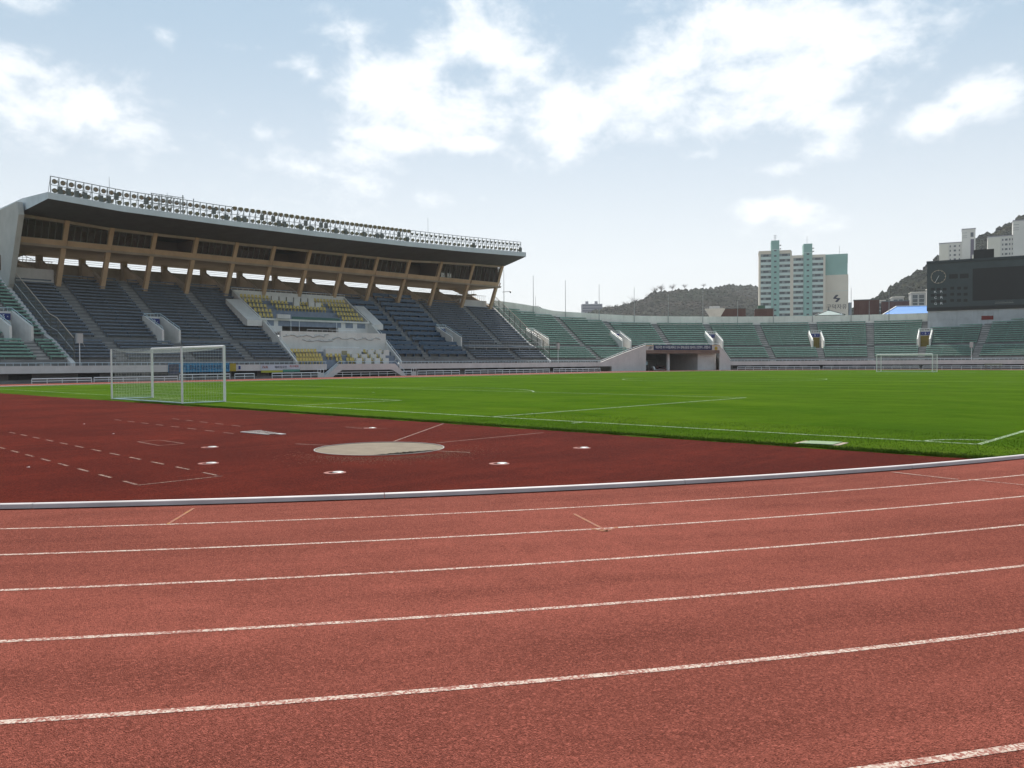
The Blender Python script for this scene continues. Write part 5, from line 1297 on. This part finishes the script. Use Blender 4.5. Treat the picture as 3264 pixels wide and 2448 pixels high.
face_dir(15, .88)
def flats(c, w, zt, zb, dep, label, cols, rows, side=3.5, tower=None, roofcol=None):
    e = empty('hillside_flats'); tag(e, label, 'flats', 'white flats on the right-hand hillside'); o = Vector((c[0], c[1], 0))
    slab(o, 0, w, 0, dep, zb-30, zt, 'wall', mat('flats_white', (.60, .59, .55), .85, .2, .06, .1), e)
    slab(o, -.2, w+.2, -.2, dep, zt, zt+.5, 'roof', mat('flats_roof', (.25, .25, .28), .8), e)
    slab(o, 0, side*.85, -.45, -.004, zb-30, zt-.6, 'lit_side_face', mat('flats_lit_side', (.64, .62, .54), .85), e)  # front slab stands for the side face, sunlit tone put into its colour
    for r in range(rows):
        for k_ in range(cols):
            x = side+(w-side-1.2)*k_/max(1, cols-1); z = zt-1.9-2.75*r; ww = .7 if k_ % 2 == 0 else 1.4
            fr = slab(o, x-ww/2-.15, x+ww/2+.15, -.08, -.004, z-.85, z+.55, 'window', M_PARA, e); slab(o, x-ww/2, x+ww/2, -.14, -.085, z-.7, z+.4, 'pane', M_WIN, fr)
    if tower:
        x0_, x1_, z = tower; slab(o, x0_, x1_, -1.0, 8, zb-30, z, 'stair_tower', mat('flats_white2', (.62, .61, .57), .85, .2, .06, .1), e)
        slab(o, x0_-.2, x1_+.2, -1.2, 8.2, z, z+.6, 'tower_roof', mat('flats_roof2', (.3, .3, .33), .8), e)
        slab(o, x0_+(x1_-x0_)*.64, x0_+(x1_-x0_)*.90, -1.1, -1.004, zb, z-6.2, 'tower_glazing', mat('purple_glazing', (.09, .08, .12), .4), e); slab(o, x0_+(x1_-x0_)*.64, x0_+(x1_-x0_)*.86, -1.1, -1.004, z-4.8, z-2.0, 'tower_window', M_WIN, e)
        for zz in (z-2.2, z-4.0, z-5.2): slab(o, x0_+.1, x0_+3.2, -1.06, -1.004, zz, zz+.25, 'trim_line', mat('trim_grey', (.25, .25, .26), .8), e)
flats((-151.9, 548.7), 19.7, 75.0, 60, 10, 'lower white flats block above the left half of the scoreboard', 5, 5, 7.0, (14.2, 22.6, 82.7))
flats((-119.4, 525.8), 15.6, 73.2, 58, 10, 'white flats block at the right edge above the scoreboard', 4, 5, 8.5, (14.2, 26.4, 81.3))
flats((-132.5, 546), 9, 66.0, 55, 6, 'low white flats between the two taller blocks on the hillside', 5, 3, 1.0)
face_dir(24)
for k_, (x, y, w, h, lab) in enumerate(((-113.5, 327.5, 5.0, 25.6, 'pale concrete house stepping up the slope, left one by the blue roof'), (-107.2, 331.5, 4.2, 27.0, 'pale concrete house in the middle of the slope beside the scoreboard'), (-101.0, 336.5, 5.2, 28.8, 'pale concrete house with tall windows beside the scoreboard'), (-96.0, 341.5, 5.0, 30.4, 'pale concrete house half hidden behind the scoreboard'))):
    e = empty('slope_house'); tag(e, lab, 'house', 'pale houses on the slope by the scoreboard'); o = Vector((x, y, 0))-FX*(w/2); slab(o, 0, w, 0, 8, -1, h, 'wall', mat('house_grey', (.42, .42, .41), .85, .2, .15, .3), e); slab(o, -.2, w+.2, -.2, 8, h, h+.3, 'roof', M_RIM, e)
    for c__ in range(2):
        fr = slab(o, .5+w*.45*c__, .5+w*.45*c__+w*.34, -.08, -.004, h-5.5, h-.9, 'window', M_WIN, e)
        for j in range(1, 3): slab(o, .5+w*.45*c__, .5+w*.45*c__+w*.34, -.13, -.085, h-5.5+1.5*j, h-5.4+1.5*j, 'glazing_bar', M_RAIL, fr)
face_dir(42.8); dv = empty('distant_flats'); tag(dv, 'distant grey flats on the left shoulder of the wooded hill', 'flats')
q = Vector((-553, 697, 0))+FY*-12; 
slab(q, -1, 21, 0, 12, 20, 64.5, 'wall', mat('hazy_wall', (.36, .35, .38), .9), dv)
for k_ in range(5): slab(q, -.5, 20.5, -.2, -.004, 62-2.8*k_, 63.3-2.8*k_, 'window_band', mat('hazy_glass', (.16, .16, .19), .6), dv)
for x in (3, 13): slab(q, x, x+3, 2, 6, 64.5, 67.5, 'roof_house', mat('hazy_wall', (.36, .35, .38)), dv)

# ================================================================== HILLS AND THEIR WOODS
def hill_material():
    m = bpy.data.materials.new('hill_floor'); m.use_nodes = True; nt, N, L, noise, rng, mix, math_ = nodes_of(m)
    b = nt.nodes['Principled BSDF']; b.inputs['Roughness'].default_value = .95; b.inputs['Specular IOR Level'].default_value = .05
    o = N('ShaderNodeTexCoord').outputs['Object']; L(mix(rng(noise(o, .04, 6), .35, .65), (.022, .024, .013), (.036, .033, .019)), b.inputs['Base Color']); return m
M_HILL = hill_material()
def wood_material(name, pal):
    m = bpy.data.materials.new(name); m.use_nodes = True; nt, N, L, noise, rng, mix, math_ = nodes_of(m)
    b = nt.nodes['Principled BSDF']; b.inputs['Roughness'].default_value = .95; b.inputs['Specular IOR Level'].default_value = .05
    o = N('ShaderNodeTexCoord').outputs['Object']
    gmo = N('ShaderNodeNewGeometry'); ri = gmo.outputs['Random Per Island']
    c = mix(rng(noise(o, .018, 5, .6), .38, .62), pal[0], pal[1]); c = mix(rng(ri, .15, .9, 0, .75), c, pal[2]); c = mix(rng(noise(o, .05, 4), .55, .7, 0, .6), c, pal[3]); L(c, b.inputs['Base Color']); return m
def profile_hill(name, prof, depth, back, seed_, woodmat, n_tree, ts, label_w):
    """prof: ridge points (x, y, z); the hill falls towards the stadium and away behind"""
    rnd = random.Random(seed_); mb = MB(); R_ = []; NV = 9
    view = Vector((_f.x, _f.y, 0)).normalized()
    for (x, y, z) in prof:
        col_ = []
        for j in range(NV):
            t_ = j/(NV-1); col_.append(Vector((x, y, 0))-view*(depth*t_)+Vector((0, 0, (z-4)*(1-t_)**1.15-1.5*t_+rnd.uniform(-1, 1)*2*t_*(1-t_))))
        R_.append([Vector((x, y, 0))+view*back+Vector((0, 0, -2))]+col_)
    m_ = NV+1; v = [q for c__ in R_ for q in c__]
    mb.add(v, [(i*m_+j, i*m_+j+1, (i+1)*m_+j+1, (i+1)*m_+j) for i in range(len(R_)-1) for j in range(m_-1)])
    h = tag(mb.build(name, M_HILL), kind='structure')
    wd = MB()
    ico = [(0, 0, 1), (.72, .52, .45), (-.28, .85, .45), (-.89, 0, .45), (-.28, -.85, .45), (.72, -.52, .45), (.89, 0, -.3), (.28, .85, -.3), (-.72, .52, -.3), (-.72, -.52, -.3), (.28, -.85, -.3)]
    icf = [(0, 1, 2), (0, 2, 3), (0, 3, 4), (0, 4, 5), (0, 5, 1), (1, 6, 7), (1, 7, 2), (2, 7, 8), (2, 8, 3), (3, 8, 9), (3, 9, 4), (4, 9, 10), (4, 10, 5), (5, 10, 6), (5, 6, 1)]
    for _ in range(n_tree):
        u = rnd.random()*(len(R_)-1); i = int(u); fu = u-i; w = rnd.random()**1.25*(NV-1)*.8; j = int(w); fw = w-j
        p0 = R_[i][1+j].lerp(R_[i+1][1+j], fu); p1 = R_[i][min(2+j, m_-1)].lerp(R_[i+1][min(2+j, m_-1)], fu); q = p0.lerp(p1, fw)
        s = ts*rnd.uniform(.6, 1.25); hh = s*rnd.uniform(.75, 1.15); th = rnd.random()*6
        jit = [rnd.uniform(.72, 1.28) for _ in ico]
        wd.add([(q.x+s*jit[k_]*(cos(th)*a-sin(th)*b), q.y+s*jit[k_]*(sin(th)*a+cos(th)*b), q.z+hh*.55+hh*jit[k_]*c) for k_, (a, b, c) in enumerate(ico)], icf)
    tag(wd.build('wood', woodmat), kind='stuff')
    return R_
PAL1 = [(.040, .034, .025), (.018, .030, .016), (.016, .018, .012), (.052, .042, .030)]
PAL2 = [(.010, .019, .011), (.018, .022, .012), (.006, .010, .007), (.045, .040, .014)]
W1, W2_ = wood_material('brown_wood', PAL1), wood_material('dark_wood', PAL2)
midp = [(-600, 650, 20), (-570, 680, 45), (-555, 693, 55), (-541, 706, 61), (-518, 727, 65), (-503, 742, 71), (-495, 750, 78), (-483, 761, 79), (-471, 772, 81), (-459, 783, 82), (-440, 801, 80), (-420, 820, 72), (-400, 838, 60), (-370, 866, 44), (-330, 900, 30), (-280, 950, 22)]
profile_hill('wooded_hill', midp, 330, 200, 3, W1, 9500, 2.7, '')
backp = [(-640, 890, 60), (-610, 915, 84), (-585, 945, 100), (-565, 965, 106), (-545, 985, 105), (-525, 1005, 97), (-500, 1030, 82), (-470, 1060, 60), (-430, 1095, 40)]
backp = [(x+40, y+10, z-3) for x, y, z in backp]
profile_hill('wooded_hill', backp, 240, 200, 5, W1, 5000, 3.0, '')
rp_ = [(-262, 622, 28), (-247, 636, 40), (-232, 651, 48), (-226, 657, 53), (-217, 666, 62), (-208, 675, 69), (-201, 681, 74), (-192, 690, 84), (-179, 702, 93), (-168, 712, 100), (-154, 726, 108), (-142, 737, 117), (-120, 757, 128), (-80, 790, 140), (-20, 840, 150)]
profile_hill('wooded_hill', rp_, 420, 260, 8, W2_, 11000, 2.5, '')
# bare ridge trees one can tell apart
M_BARK = mat('bark_grey', (.13, .11, .095), .9, .1)
def bare_tree(x, y, z, h, label, leaf=False):
    e = empty('bare_tree'); tag(e, label, 'tree', 'bare trees along the hill ridge'); rnd = random.Random(int(x*13+y)); tr = MB(); tw = MB()
    tr.tube([(x, y, z-1), (x+.1*h*rnd.uniform(-.5, .5), y, z+h*.45)], [.03*h, .016*h], 5); tr.build('trunk', M_BARK, e)
    for k_ in range(34):
        th = rnd.random()*6.28; p0 = Vector((x, y, z+h*rnd.uniform(.25, .5))); p1 = p0+Vector((cos(th), sin(th), 0))*h*rnd.uniform(.2, .55)+GZ*h*rnd.uniform(.15, .45)
        tw.tube([p0, p1], [.010*h, .003*h], 3, cap=False)
        for _ in range(5): 
            q0 = p0.lerp(p1, rnd.uniform(.4, 1)); q1 = q0+Vector((rnd.uniform(-1, 1), rnd.uniform(-1, 1), rnd.uniform(.0, 1)))*h*.13; tw.tube([q0, q1], [.005*h, .002*h], 3, cap=False)
    tw.build('crown', M_BARK, e)
tlabs = ['leftmost bare tree above the distant flats', 'bare tree on the low left ridge near the flats', 'pair-forming bare tree in the middle of the low ridge', 'spreading bare tree where the low ridge ends', 'single bare tree at the foot of the hill rise', 'bare tree halfway up the rising ridge', 'bare tree high on the rising ridge, slightly taller', 'bare tree beside the notch below the summit', 'small bare tree at the left of the summit', 'bare tree on top of the hill summit']
for i, (x, y, z, h) in enumerate(((-531, 716, 58, 8), (-524, 722, 59, 8), (-517, 728, 61, 9), (-510, 735, 63, 13), (-499, 746, 70, 8), (-494, 751, 76, 10), (-489, 756, 78, 11), (-480, 764, 80, 9), (-470, 773, 81, 7), (-455, 787, 82, 6))):
    bare_tree(x, y, z-.32*h+1.5, h*1.05, tlabs[i])

# ================================================================== AIR
hz = MB(); hz.box(-1050, 450, -420, 1330, -2.4, 190)
hm = bpy.data.materials.new('air'); hm.use_nodes = True; hm.node_tree.nodes.clear()
pvn = hm.node_tree.nodes.new('ShaderNodeVolumePrincipled'); pvn.inputs['Color'].default_value = (.92, .95, 1, 1); pvn.inputs['Density'].default_value = .000125; pvn.inputs['Anisotropy'].default_value = .3
hmo = hm.node_tree.nodes.new('ShaderNodeOutputMaterial'); hm.node_tree.links.new(pvn.outputs[0], hmo.inputs['Volume'])
haze = tag(hz.build('haze', hm), kind='stuff')
